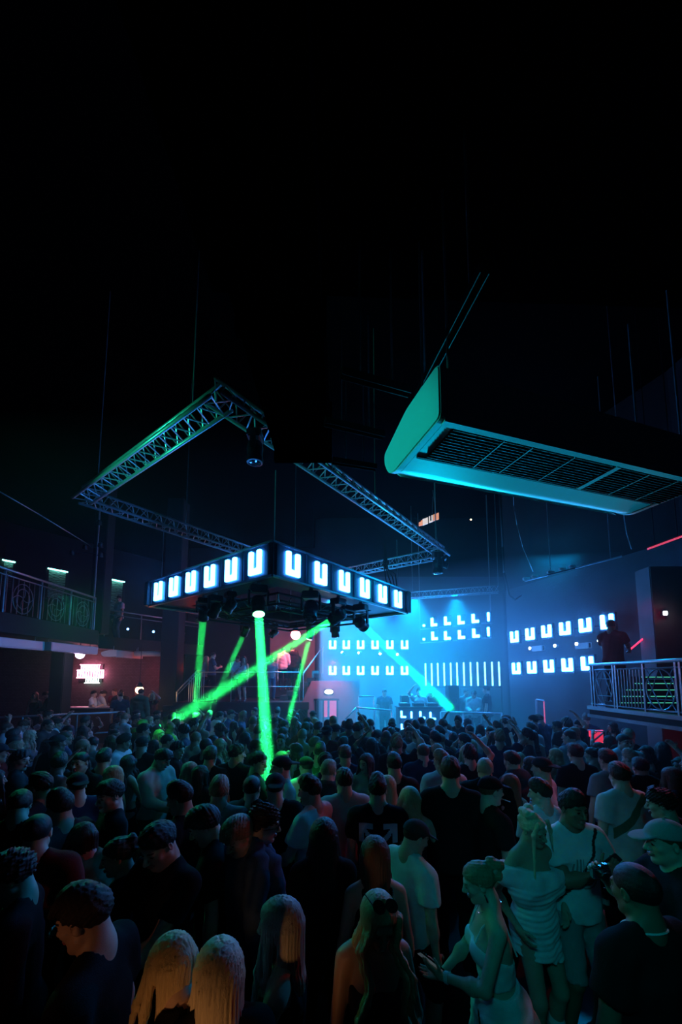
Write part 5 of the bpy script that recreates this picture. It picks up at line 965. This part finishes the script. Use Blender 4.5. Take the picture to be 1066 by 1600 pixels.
mb = person('man seen from behind in white t-shirt with green-lit strap over right shoulder', 968, 1213, 1.84, 8, dict(head=(8,-12,0), R=(.26,.16,.98)), hair=('short', SHORT[0]), hc='dark brown', tc='off white', fine=.006); strap(mb[0], mb[1], CL['green'], mb[2], 1, .03, 1.46, 1.16)  # green light on the strap is put into its cloth colour
nk = person('close-cropped man in black t-shirt with thin white neck trim, seen from behind', 992, 1392, 1.80, 16, dict(head=(6,0,0), fat=1.12), hair=('short', SHORT[5]), hc='black', skin=2, fine=.005)
k = MB(); nb_ = nk[1]['nb']; k.path([nb_+np.array([.088*math.cos(a), .012+.084*math.sin(a), .002-.02*math.sin(a)]) for a in np.linspace(0,2*PI,29)], .0045, 6); k.build('neck_trim', CL['white'], nk[0], local=True)
cw = person('man in pale baseball cap facing left by the right edge, black top', 1040, 1316, 1.82, 78, dict(head=(6,0,0), R=(.10,.34,1.38), rp=(.5,-.2,-.9), L=(-.27,.16,.92)), hair=('short', SHORT[3]), hc='brown', cap=('grey', 'front'), bottom='shorts', fine=.005)
ch = wpos(cw[0], cw[1], cw[1]['arms']['R'][3].p((.01,.09,.05))); cm = thing('compact_camera', 'shiny silver camera raised above the close-cropped man in black', 'camera', ch); MB().box((0,0,0), (.115,.045,.068)).build('body', SILV, cm, bevel=.008, local=True); lf = Fr(rot_xyz(90)); MB().lathe([(.030,.02),(.030,.045),(.026,.05),(.026,.06)], lf, 20).build('lens_barrel', M['black'], cm, local=True); MB().lathe([(.012,.034),(.012,.042)], None, 14).box((-.035,0,.038), (.02,.02,.01)).build('shutter_button', SILV, cm, local=True); MB().box((.03,.0,.044), (.035,.03,.022)).build('flash', SILV, cm, bevel=.003, local=True)
person('person in dark top with sunglasses pushed up, right edge behind the pale cap', 1032, 1256, 1.74, 30, dict(head=(12,20,0)), hair=('short', SHORT[2]), hc='black', shades=True)
person('broad man in plain black t-shirt seen from behind, right of center', 704, 1207, 1.93, -12, dict(head=(2,0,0), fat=1.2), hair=('short', SHORT[0]), hc='dark brown', fine=.006)
cp = person('man in black cap smoking, in right profile, black t-shirt', 768, 1236, 1.80, -78, dict(head=(4,0,0), L=(-.22,.1,.95)), hair=('short', SHORT[3]), hc='brown', cap=('black', 'front'), fine=.005)
mo = wpos(cp[0], cp[1], cp[1]['HF'].p((.01,.098,-.063))); me_ = wpos(cp[0], cp[1], cp[1]['HF'].p((.02,.175,-.085))); cg = thing('cigarette', 'cigarette in the mouth of the man in the black cap', 'cigarette', mo); MB().tube(mo, mo+(me_-mo)*.35, .004, 8).build('filter', CL['beige'], cg); MB().tube(mo+(me_-mo)*.35, me_, .004, 8).build('paper', CL['white'], cg)
w15 = person('man in black cap and white t-shirt turned right, bare arm hanging', 650, 1308, 1.66, -55, dict(head=(22,-16,0), R=(.24,.02,.88), L=(-.24,.05,.88), feet=((-.12,0,.075),(.14,.06,.075)), roll=2), hair=('short', SHORT[3]), hc='dark brown', cap=('charcoal', 'front'), tc='white', bottom='shorts', bc='black', fine=.005)
for i in (0,1):
    V, Q = sculpt([cone(w15[1]['knees'][i][2]+np.array([0,0,.10]), w15[1]['knees'][i][2]+np.array([0,0,-.02]), .043, .045, .02)], .008, (), .004); obj_('sock', mesh_from('sock', V, Q, [CL['white']]), w15[0])
person('woman with long dark brown hair from behind, left shoulder bare', 586, 1338, 1.70, 6, dict(head=(4,-6,0)), sex='f', hair=('long', dict(length=.52, width=.09, vol=.018)), hc='brown', top='tank', tc='black', bottom='skirt', fine=.005)
person('tall figure with long black hair in black seen from behind, center bottom', 506, 1308, 1.74, 4, dict(head=(2,0,0)), sex='f', hair=('long', dict(length=.62, width=.12, vol=.02)), hc='black', top='long', tc='black', fine=.005)
tb = person('man seen from behind in black t-shirt with big white print', 590, 1234, 1.80, -4, dict(head=(4,0,0)), hair=('short', SHORT[1]), hc='black', fine=.005)
def arrows(x, z):
    z -= 1.335; ax = abs(x)
    if .01 < z < .05 and .045 < ax < .165: return True
    if .125 < ax < .165 and -.10 < z < .05: return True
    if -.10 < z < .03 and .03 < ax < .15 and abs((ax-.04)-(z+.09)*.86) < .024: return True
    return -.36 < z < -.22 and -.165 < x < -.14 or (-.36 < z < -.33 and -.165 < x < -.09)
decal('shirt_print', cells_in(arrows, -.17, .17, .96, 1.40), tb[2], tb[0], CL['white'], True)
person('young man in light t-shirt in left profile, center of the near crowd', 484, 1236, 1.80, 62, dict(head=(10,8,0), L=(-.16,.28,1.02), R=(.18,.26,1.0)), hair=('short', SHORT[1]), hc='dark brown', tc='white', fine=.005)
person('man seen from behind with a pale jacket hung over his right shoulder', 538, 1221, 1.80, 10, dict(head=(4,6,0)), hair=('short', SHORT[3]), hc='dark brown', top='jacket', tc='striped', fine=.006)
person('fair-haired man seen from behind in grey t-shirt, left of center', 343, 1236, 1.80, 12, dict(head=(4,-4,0)), hair=('short', SHORT[0]), hc='fair', tc='grey', fine=.006)
person('man with short quiff in left profile, black top, behind the bowed-head man', 281, 1248, 1.82, 80, dict(head=(14,0,0)), hair=('short', SHORT[1]), hc='dark brown', top='long', fine=.005)
m24 = person('man in black t-shirt looking down towards us, left foreground', 248, 1320, 1.84, 150, dict(head=(26,8,0), L=(-.05,.34,1.05), R=(.10,.36,1.10), curl=(40,40)), hair=('short', dict(vol=.007, top=.012, nape=-.055)), hc='black', fine=.0042)
phone(m24[0], m24[1], 'L', 'phone held by the man in black looking down', False)
person('dark round-haired person bowed to the left behind the phone', 319, 1290, 1.80, 100, dict(head=(30,0,0), lean=6), hair=('short', dict(vol=.018, top=.015, fringe=.012)), hc='black', fine=.005)
person('fair boy with long fringe looking down in dark denim jacket', 372, 1306, 1.76, 160, dict(head=(28,-12,0), lean=4), hair=('short', dict(vol=.016, top=.02, fringe=.035)), hc='fair', top='jacket', tc='denim', fine=.0045)
person('young man with glasses and curly hair in right profile', 414, 1287, 1.78, -80, dict(head=(12,0,0)), hair=('short', dict(vol=.016, rough=.010)), hc='dark brown', top='jacket', tc='denim', glasses=True, fine=.005)
person('woman with ponytail facing left, green-lit face, at left', 184, 1338, 1.68, 112, dict(head=(14,0,0), R=(.1,.3,1.2)), sex='f', skin=1, hair=('up', dict(bun=.045, where=(0,-.10,.07))), hc='dark brown', top='long', fine=.005)
person('man with swept hair in left profile, left side of the near crowd', 93, 1262, 1.80, 74, dict(head=(10,-4,0)), hair=('short', SHORT[1]), hc='dark brown', top='long', tc='charcoal', fine=.006)
person('man in dark red top seen from behind at far left', 58, 1302, 1.78, 20, dict(head=(6,6,0)), hair=('short', SHORT[5]), hc='black', tc='dark red', fine=.006)
person('person with a green-lit pale top leaning left beside the ponytail woman', 128, 1312, 1.66, 66, dict(head=(24,0,0), lean=18), sex='f', hair=('long', dict(length=.3)), hc='dark brown', top='tee', tc='green', fine=.006)  # pale top coloured green to carry the green light on it
p32 = person('man in black t-shirt with small white lettering, head turned left', 172, 1243, 1.80, 130, dict(head=(8,20,0)), hair=('short', SHORT[4]), hc='black', fine=.005)
decal('shirt_print', cells_in(lambda x, z: (abs(x+.055) < .012 and abs(z-1.33) < .028) or .013 < math.hypot(x, (z-1.33)*.8) < .026 or .013 < math.hypot(x-.06, (z-1.33)*.8) < .026, -.1, .1, 1.29, 1.37, .006), p32[2], p32[0], CL['white'], False, .006)
person('dark-haired man looking down at far left edge, lower crowd', 14, 1370, 1.78, 120, dict(head=(20,0,0)), hair=('short', SHORT[2]), hc='black', top='long', fine=.006)
person('man with glasses in left profile near the left rail', 62, 1229, 1.78, 84, dict(head=(4,0,0)), hair=('short', SHORT[0]), hc='dark brown', glasses=True, tc='charcoal')
# --- the packed crowd: a few figures of each kind, copied one by one
def template(name, fig, sex, hair, hc, top, tc, bottom, bc, cap=None):
    g = figure(sex=sex, **fig); root = obj_('person', body_mesh('person', g, skin_set(0, hc), .0085, .021, .009))
    if cap: hair = ('short', dict(vol=.004, nape=-.05, rough=.001))
    if hair: obj_('hair', mesh_from('hair', *make_hair(hair, g, len(name), .0085), [HAIR[hc]]), root)
    outfit(root, g, top, tc, bottom, bc, len(name)*3)
    if cap: obj_('cap', mesh_from('cap', *cap_mesh(g, back=cap == 'back', bucket=cap == 'bucket', fine=.008), [CL['charcoal']]), root)
    return dict(root=root, g=g, used=False, sex=sex, top=top)
TP = {
 'm_down': template('a', dict(head=(4,0,0)), 'm', ('short', SHORT[0]), 'dark brown', 'tee', 'black', 'trousers', 'black'),
 'm_left': template('ab', dict(head=(8,38,4)), 'm', ('short', SHORT[1]), 'dark brown', 'tee', 'white', 'trousers', 'denim'),
 'm_right': template('abc', dict(head=(6,-40,-4), R=(.12,.26,1.22)), 'm', ('short', SHORT[2]), 'black', 'tee', 'grey', 'trousers', 'black'),
 'm_bow': template('abcd', dict(head=(26,10,0), lean=4, L=(-.08,.32,1.08), R=(.08,.33,1.06)), 'm', ('short', SHORT[4]), 'brown', 'long', 'black', 'trousers', 'black'),
 'm_fade': template('abcde', dict(head=(0,10,0)), 'm', ('short', SHORT[5]), 'black', 'jacket', 'charcoal', 'trousers', 'black'),
 'm_cap': template('abcdef', dict(head=(2,-14,0), L=(-.18,.26,1.15)), 'm', None, 'dark brown', 'tee', 'navy', 'trousers', 'denim', cap='back'),
 'm_brim': template('abcdeg', dict(head=(6,20,0)), 'm', None, 'dark brown', 'tee', 'black', 'trousers', 'denim', cap='front'),
 'm_arm': template('abcdefg', dict(head=(-6,0,0), R=(.22,.22,1.80), rp=(.9,-.1,-.3)), 'm', ('short', SHORT[6]), 'dark brown', 'tee', 'black', 'trousers', 'black'),
 'm_hood': template('abcdefgh', dict(head=(8,-10,0)), 'm', ('short', SHORT[3]), 'fair', 'hoodie', 'grey', 'trousers', 'black'),
 'f_long': template('b', dict(head=(2,0,0)), 'f', ('long', dict(length=.46, width=.09, vol=.017)), 'blonde', 'tank', 'black', 'trousers', 'black'),
 'f_wavy': template('bb', dict(head=(6,34,0), R=(.10,.28,1.2)), 'f', ('long', dict(length=.40, width=.10, wave=.02, vol=.018)), 'brown', 'tank', 'white', 'skirt', 'black'),
 'f_dark': template('bbb', dict(head=(6,-30,0)), 'f', ('long', dict(length=.52, width=.10, vol=.018)), 'black', 'long', 'charcoal', 'trousers', 'black'),
 'f_bun': template('bbbb', dict(head=(4,16,0), L=(-.12,.28,1.16)), 'f', ('up', dict(bun=.045, where=(0,-.09,.07))), 'fair', 'tank', 'off white', 'trousers', 'denim'),
 'f_arm': template('bbbbb', dict(head=(-8,0,0), L=(-.22,.16,1.76), lp=(-.9,-.1,-.3)), 'f', ('long', dict(length=.34, width=.085, vol=.016)), 'dark brown', 'tee', 'black', 'skirt', 'black'),
}
HCOL = list(HAIR); rnd = random.Random(11)
def recolour(root, hc=None, tc=None, skin=None):
    def setm(o, i, m): o.material_slots[i].link = 'OBJECT'; o.material_slots[i].material = m
    if skin is not None: setm(root, 0, SKIN[skin])
    for ch in root.children:
        b = ch.name.split('.')[0]
        if b == 'hair' and hc: setm(ch, 0, HAIR[hc]); setm(root, 2, HAIR[hc])
        elif b in ('t_shirt','long_sleeved_top','jacket','hoodie','top') and tc: setm(ch, 0, CL[tc])
def stamp(kind, px, py, H, yaw, label, hc=None, tc=None, skin=0, zf=0., group=None, at=None):
    T = TP[kind]
    if not T['used']: T['used'] = True; r = T['root']
    else: r = copy_tree(T['root'])
    tag(r, label, 'person', group); place(r, T['g'], px, py, H, yaw, zf, at); recolour(r, hc, tc, skin); return r
MID = [
 ('m_right', 32, 1188, 1.78, -50, 'black', 'charcoal', 'man in dark jacket with lit cheek facing right at far left edge'),
 ('m_left', 92, 1195, 1.78, -20, 'dark brown', 'off white', 'man in pale t-shirt standing out in the dark left crowd'),
 ('m_fade', 125, 1192, 1.80, 170, 'black', 'black', 'man in black facing us behind the pale t-shirt, left crowd'),
 ('m_down', 163, 1186, 1.80, 5, 'black', 'black', 'man in black seen from behind with green-lit neck, left crowd'),
 ('f_wavy', 200, 1194, 1.68, -30, 'black', 'grey', 'person with big dark curls and grey top, left crowd'),
 ('m_brim', 222, 1164, 1.80, -5, None, 'black', 'man in dark cap just left of the green-lit heads'),
 ('m_bow', 254, 1186, 1.80, -110, 'black', 'striped', 'man in pale long-sleeved top looking down to the right, left of center'),
 ('m_right', 278, 1172, 1.76, -70, 'black', 'black', 'dark-haired person in right profile with blue-lit face'),
 ('f_long', 295, 1206, 1.68, 70, 'grey blonde', 'black', 'woman with long straight light hair facing left, left of center'),
 ('f_dark', 314, 1212, 1.66, -5, 'dark brown', 'charcoal', 'dark long-haired person right behind the light-haired woman'),
 ('m_cap', 120, 1228, 1.76, 60, None, 'navy', 'man in backward cap turned left, left crowd'),
 ('m_down', 329, 1182, 1.80, -8, 'dark brown', 'black', 'man in black t-shirt from behind, left of the thick green beam'),
 ('m_right', 371, 1178, 1.82, -15, 'dark brown', 'black', 'man whose right cheek glows green left of the thick beam'),
 ('m_right', 404, 1192, 1.80, -70, 'dark brown', 'charcoal', 'man in right profile brightly edged in green at the foot of the thick beam'),
 ('f_bun', 439, 1187, 1.70, 75, 'pale blonde', 'white', 'blonde person glowing green in left profile beside the thick beam'),
 ('m_brim', 478, 1198, 1.72, 20, None, 'white', 'person in white glowing bright green right of the thick beam'),
 ('f_wavy', 462, 1174, 1.68, 60, 'dark brown', 'black', 'dark wavy-haired woman between the green-lit heads'),
 ('m_fade', 394, 1232, 1.76, -15, 'black', 'charcoal', 'short-haired man from behind below the bright green profile'),
 ('m_cap', 430, 1230, 1.80, 25, None, 'black', 'man in backward cap and black from behind, center'),
 ('m_hood', 514, 1206, 1.80, -10, 'fair', 'charcoal', 'curly fair-haired man in hoodie from behind, center'),
 ('m_left', 500, 1176, 1.80, -35, 'dark brown', 'green', 'man with raised chin in green light right of the bright glowing person'),
 ('m_right', 509, 1192, 1.76, 25, 'black', 'navy', 'man with dark hair in navy t-shirt, center right of green glow'),
 ('f_dark', 572, 1193, 1.72, 165, 'dark brown', 'grey', 'dark-haired woman in grey top turning back towards us, center'),
 ('m_down', 616, 1195, 1.82, 5, 'black', 'charcoal', 'short-haired man in charcoal t-shirt from behind, right of center'),
 ('m_fade', 661, 1176, 1.80, 0, 'brown', 'navy', 'close-cropped man from behind edged in blue, right of center'),
 ('m_left', 690, 1190, 1.80, 0, 'fair', 'white', 'fair man in white t-shirt partly behind the broad man in black'),
 ('m_arm', 734, 1180, 1.78, 5, 'black', 'black', 'man with raised arm right of the broad man in black'),
 ('m_fade', 758, 1202, 1.82, -15, 'grey blonde', 'black', 'close-cropped light-haired man behind the smoker in the black cap'),
 ('m_hood', 800, 1190, 1.80, 35, 'dark brown', 'charcoal', 'dark-haired man in hoodie turned left above the long-haired woman'),
 ('f_long', 797, 1226, 1.66, 15, 'auburn', 'black', 'woman with long reddish hair right of the smoker in the black cap'),
 ('f_long', 606, 1229, 1.66, -4, 'blonde', 'black', 'woman with long straight fair hair beside the big white print'),
 ('f_wavy', 640, 1250, 1.68, -10, 'blonde', 'charcoal', 'woman with long wavy fair hair left of the broad man in black'),
 ('m_cap', 846, 1201, 1.80, 50, None, 'white', 'man in backward cap and pale t-shirt behind the white dress'),
 ('m_down', 899, 1178, 1.82, 5, 'dark brown', 'black', 'man in black t-shirt from behind left of the sunglasses woman'),
 ('f_bun', 924, 1180, 1.68, 20, 'dark brown', 'black', 'woman with pinned-up dark hair in the right crowd'),
 ('m_down', 949, 1188, 1.82, 10, 'dark brown', 'grey', 'man in grey t-shirt from behind, right crowd'),
 ('m_fade', 976, 1160, 1.84, 175, 'black', 'white', 'man in white t-shirt facing us in front of the right platform'),
 ('m_hood', 1001, 1200, 1.74, 0, 'black', 'black', 'dark-haired person in black right of the strapped white t-shirt'),
 ('f_dark', 1036, 1172, 1.72, 10, 'black', 'black', 'woman with long black hair under the right platform'),
 ('f_wavy', 1010, 1178, 1.66, 60, 'dark brown', 'grey', 'wavy-haired woman turned left under the right platform'),
 ('f_dark', 1050, 1216, 1.70, 40, 'brown', 'charcoal', 'brown-haired person in dark top at the right edge'),
 ('m_bow', 30, 1260, 1.76, 20, 'black', 'black', 'dark person with bowed head behind the dark red top'),
 ('m_left', 844, 1240, 1.72, 10, 'dark brown', 'white', 'man in white t-shirt from behind left of the printed white t-shirt'),
 ('m_down', 540, 1180, 1.76, 0, 'brown', 'navy', 'brown-haired man from behind in navy between center and stage'),
]
for k, px, py, H, yaw, hc, tc, lab in MID: stamp(k, px, py, H, yaw, lab, hc, tc, 0)
# everybody further back: fill the dance floor up to the stage
def free(x, y, r): return all((x-a)**2+(y-b)**2 > r*r for a, b, _ in CROWD)
def on_floor(x, y):
    px, py = proj((x, y, 1.6))
    if not (-25 < px < 1090): return False
    if y > 11.2 or (y > 9.75 and x > -.6): return False
    if y > 13.2 or (-7.3 < x < -5.2 and y > 12.4) or (x < -6.3 and y > 10.2+.0*x) or (x < -6.3 and y > 9.0+(x+9.7)*.8-.4): return False
    if x > 4.95 and y < 8.4: return False
    if x > 7.2-(y-8)*.35-.35: return False
    return not (abs(y-(9.75+(x+9.3)*.75)) < .35 and x < -6.4)
auto = []
for tries in range(16000):
    y = 4.3+9.0*rnd.random()**.75; x = rnd.uniform(-9, 6.5)
    rr = .42+.012*(y-4)
    if y < 5.6: rr = .52
    if on_floor(x, y) and free(x, y, rr): CROWD.append((x, y, .4)); auto.append((x, y))
    if len(auto) >= 215: break
LAND = [(70, 'below the left gallery'), (170, 'below the neon sign'), (250, 'left of the green beams'), (330, 'below the slim green beams'), (385, 'left of the thick beam'), (440, 'right of the thick beam'), (510, 'below the red-lit doorway'), (585, 'below the left stage rail'), (655, 'below the DJ booth'), (740, 'below the right stage rail'), (820, 'right of the stage rail'), (900, 'below the right wall letters'), (1100, 'by the right platform')]
KINDS = ['m_down','m_down','m_left','m_right','m_bow','m_fade','m_fade','m_cap','m_brim','m_hood','f_long','f_wavy','f_dark','f_bun','m_arm','f_arm']
recs = []
for x, y in auto:
    k = rnd.choice(KINDS); f = k[0] == 'f'; yaw = math.degrees(math.atan2(-(2.2-x), 13-y))+rnd.gauss(0, 34)
    if rnd.random() < .14: yaw += 150
    hc = rnd.choice(['blonde','pale blonde','brown','dark brown','black','dark brown']) if f else rnd.choice(['black','black','dark brown','dark brown','brown','fair'])
    tc = rnd.choice(['black','black','black','charcoal','navy','white','grey','off white','dark red','denim']); px, py = proj((x, y, 1.6))
    away = abs((yaw+180) % 360-180); land = next(l for p, l in LAND if px <= p) if px <= 1100 else LAND[-1][1]
    row = 'near' if y < 6.2 else 'mid' if y < 8.6 else 'far'
    hw_ = {'blonde':'blonde','pale blonde':'pale blonde','fair':'fair','brown':'brown','dark brown':'dark brown','black':'black'}[hc]
    what = ('man in cap' if k in ('m_cap','m_brim') else ('%s-haired %s' % (hw_, 'woman' if f else 'man')))+(' with raised arm' if 'arm' in k else '')
    recs.append(dict(x=x, y=y, k=k, yaw=yaw, hc=hc, tc=tc, px=px, H=rnd.uniform(1.60,1.72) if f else rnd.uniform(1.70,1.86), base='%s in %s, %s crowd %s' % (what, tc, row, land), row=row))
from collections import defaultdict
byl = defaultdict(list)
for r in recs: byl[r['base']].append(r)
SUFF = {2: ['left of two', 'right of two'], 3: ['leftmost of three', 'middle of three', 'rightmost of three']}
for b, L_ in byl.items():
    L_.sort(key=lambda r: r['px'])
    for i, r in enumerate(L_): r['label'] = b if len(L_) == 1 else '%s, %s' % (b, SUFF[len(L_)][i] if len(L_) in SUFF else ORD[i]+' from left')
for r in recs:
    stamp(r['k'], 0, 0, r['H'], r['yaw'], r['label'], None if 'cap' in r['k'] or 'brim' in r['k'] else r['hc'], r['tc'], rnd.choice([0,0,0,1,2]), 0., 'dance floor crowd, '+r['row']+' rows', at=(r['x'], r['y']))
# --- people at the bar, on the mezzanine, the stage, the gallery and the platform
FAR = [
 ('m_right', 147, 1086, 13.6, 1.76, -70, 'black', 'white', .5, 'man in white t-shirt turned right at the bar below the neon sign'),
 ('m_bow', 161, 1085, 13.9, 1.78, -40, 'dark brown', 'off white', .5, 'man in pale top bowing over the bar counter below the neon sign'),
 ('m_down', 179, 1081, 14.6, 1.80, 165, 'brown', 'dark red', .5, 'man lit red facing us behind the bar counter'),  # red light on him painted into a dark red top
 ('m_fade', 189, 1087, 13.9, 1.80, 10, 'black', 'black', .5, 'man in black seen from behind at the middle of the bar'),
 ('m_left', 187, 1098, 12.6, 1.74, 30, 'dark brown', 'navy', .5, 'dark-haired man in front of the bar counter, turned away'),
 ('m_left', 214, 1078, 14.6, 1.84, 140, 'auburn', 'dark red', .5, 'tall red-lit man left of the warm bar lamp'),  # red bar light painted into his top and auburn hair
 ('m_hood', 220, 1092, 12.9, 1.84, 0, 'dark brown', 'green', .5, 'man in green hoodie from behind below the warm bar lamp'),
 ('f_arm', 237, 1088, 13.1, 1.70, 170, 'blonde', 'dark red', .5, 'red-lit woman raising her arm beside the right bar pillar'),  # her dark red top carries the red light as colour
 ('f_long', 55, 1086, 13.4, 1.72, 200, 'brown', 'black', .5, 'dim red-lit woman standing left of the bar pillar'),
 ('m_bow', 72, 1089, 13.6, 1.74, 120, 'black', 'black', .5, 'dim red-lit man beside the woman left of the bar pillar'),
 ('m_right', 333, 1029, 14.2, 1.82, -60, 'black', 'denim', 1.85, 'man in denim-blue t-shirt standing on the mezzanine at the stair head'),
 ('f_long', 322, 1033, 14.5, 1.70, 60, 'blonde', 'beige', 1.85, 'pale-haired woman behind the man at the mezzanine stair head'),
 ('m_bow', 371, 1040, 13.95, 1.70, 190, 'black', 'white', 1.85, 'left of two people in white tops leaning on the mezzanine rail'),
 ('f_wavy', 381, 1041, 13.95, 1.66, 165, 'dark brown', 'white', 1.85, 'right of two people in white tops leaning on the mezzanine rail'),
 ('m_left', 425, 1030, 14.8, 1.72, 200, 'black', 'grey', 1.85, 'man in grey standing behind the mezzanine rail'),
 ('m_fade', 443, 1018, 15.9, 1.80, 0, 'black', 'white', 2.2, 'man in white jacket from behind below the red lamp'),
 ('m_hood', 457, 1016, 16.0, 1.84, 5, 'black', 'black', 2.2, 'man in black from behind right below the red lamp'),
 ('f_dark', 463, 1020, 16.4, 1.72, 30, 'dark brown', 'black', 2.2, 'dark-haired woman on the upper steps right of the man in black'),
 ('m_left', 186, 943, 15.0, 1.80, 150, 'black', 'white', 4.2, 'man in white t-shirt leaning on the upper gallery rail'),
 ('m_down', 601, 1084, 13.4, 1.76, 180, 'dark brown', 'navy', .55, 'hazy figure standing on the left of the stage in blue smoke'),
 ('m_arm', 655, 1078, 12.9, 1.80, 175, 'black', 'white', .55, 'DJ in white with raised hand behind the booth'),
 ('m_bow', 674, 1084, 13.1, 1.76, 150, 'black', 'black', .55, 'second DJ bent over the decks right of the one in white'),
 ('m_fade', 729, 1084, 13.3, 1.76, 190, 'black', 'grey', .55, 'man at the back right of the speaker on the stage'),
 ('m_bow', 741, 1088, 12.6, 1.76, 160, 'dark brown', 'off white', .55, 'man in pale top filming at the right end of the stage'),
 ('m_down', 760, 1082, 12.5, 1.90, 60, 'black', 'black', .55, 'tall man in black at the right end of the stage'),
]
for k, px, py, Y, H, yaw, hc, tc, zf, lab in FAR:
    T = TP[k]; s = H/1.75; o = rot_xyz(0,0,yaw)@(T['g']['HF'].o*s); p = atY(px, py, Y); stamp(k, 0, 0, H, yaw, lab, hc, tc, 0, zf, None, at=(p[0]-o[0], Y-o[1]))
pr = person('man in red and black t-shirt dancing behind the right platform rail', 957, 1003, 1.80, -60, dict(head=(0,10,0), R=(.10,.45,1.16), L=(-.16,.40,1.12), rp=(.6,-.3,-1), curl=(60,85)), hair=('short', SHORT[5]), hc='black', skin=2, tc='dark red', zf=2.1, at=(0,0), fine=.007)  # red glow on his chest is painted as dark red cloth
o = rot_xyz(0,0,-60)@(pr[1]['HF'].o*1.80/1.75); p = atY(957, 1003, 7.72); pr[0].location = (p[0]-o[0], 7.72-o[1], 2.1)
hp = wpos(pr[0], pr[1], pr[1]['arms']['R'][3].p((.0,.075,.03))); e = atY(1012, 992, hp[1]); gs = thing('glow_stick', 'long red glowing stick held by the man on the right platform', 'glow stick', hp); MB().tube(hp-(e-hp)*.12, hp+(e-hp)*.08, .016, 10).build('grip', M['black'], gs); MB().tube(hp+(e-hp)*.08, e, .016, 10).build('lit_tube', M['red_tube'], gs, smooth=True)
# ---------------------------------------------------------------- club haze
def haze(name, poly, z0, z1, dens, ani=.25, mb=None):
    m = bpy.data.materials.new(name); m.use_nodes = True; m.cycles.volume_sampling = 'EQUIANGULAR'; nt = m.node_tree; nt.nodes.clear(); o = nt.nodes.new('ShaderNodeOutputMaterial'); v = nt.nodes.new('ShaderNodeVolumeScatter')
    v.inputs['Density'].default_value = dens; v.inputs['Anisotropy'].default_value = ani; v.inputs['Color'].default_value = (1,1,1,1); nt.links.new(v.outputs[0], o.inputs['Volume'])
    b = (mb or MB().slab(poly, z0, z1)).build(name, m); b['kind'] = 'stuff'; b['label'] = 'thin stage haze hanging in the room'; b['category'] = 'haze'; b.visible_shadow = True; return b
haze('stage_haze', [(-8.3,4.1),(5.0,4.1),(5.0,8.0),(3.4,9.0),(-.8,11.3),(-.8,13.4),(-7.8,13.4)], .1, 5.8, .0075)
hz = haze('stage_smoke', [(-.75,11.35),(3.45,9.05),(6.75,8.7),(5.5,12.7),(6.9,15.55),(-.75,15.55)], .6, 5.7, .088, .1); hz['label'] = 'thicker blue-lit smoke drifting around the stage'; hz['category'] = 'smoke'
# cones of denser haze shaped like the beams, added so the beams show clearly
for i, (a, tg, deg) in enumerate(BEAM_HAZE):
    d = nrm(tg-a); L = np.linalg.norm(tg-a)+.3; k = math.tan(math.radians(deg/2)); x = nrm(np.cross(d, (1,0,.3))); F = Fr(np.stack([x, np.cross(d,x), d],1), a+d*.04)
    b = haze('beam_haze_cone', None, 0, 0, .055, .1, MB().lathe([(.075+k*L*t*1.15, L*t) for t in np.linspace(0,1,9)], F, 20)); b['label'] = 'smoke drifting through the '+['slim upright green beam at far left','small green beam slanting left','thick bright green beam','long green beam crossing to the left','faint green beam at the back','turquoise beam to the stage'][i]; b['category'] = 'smoke'
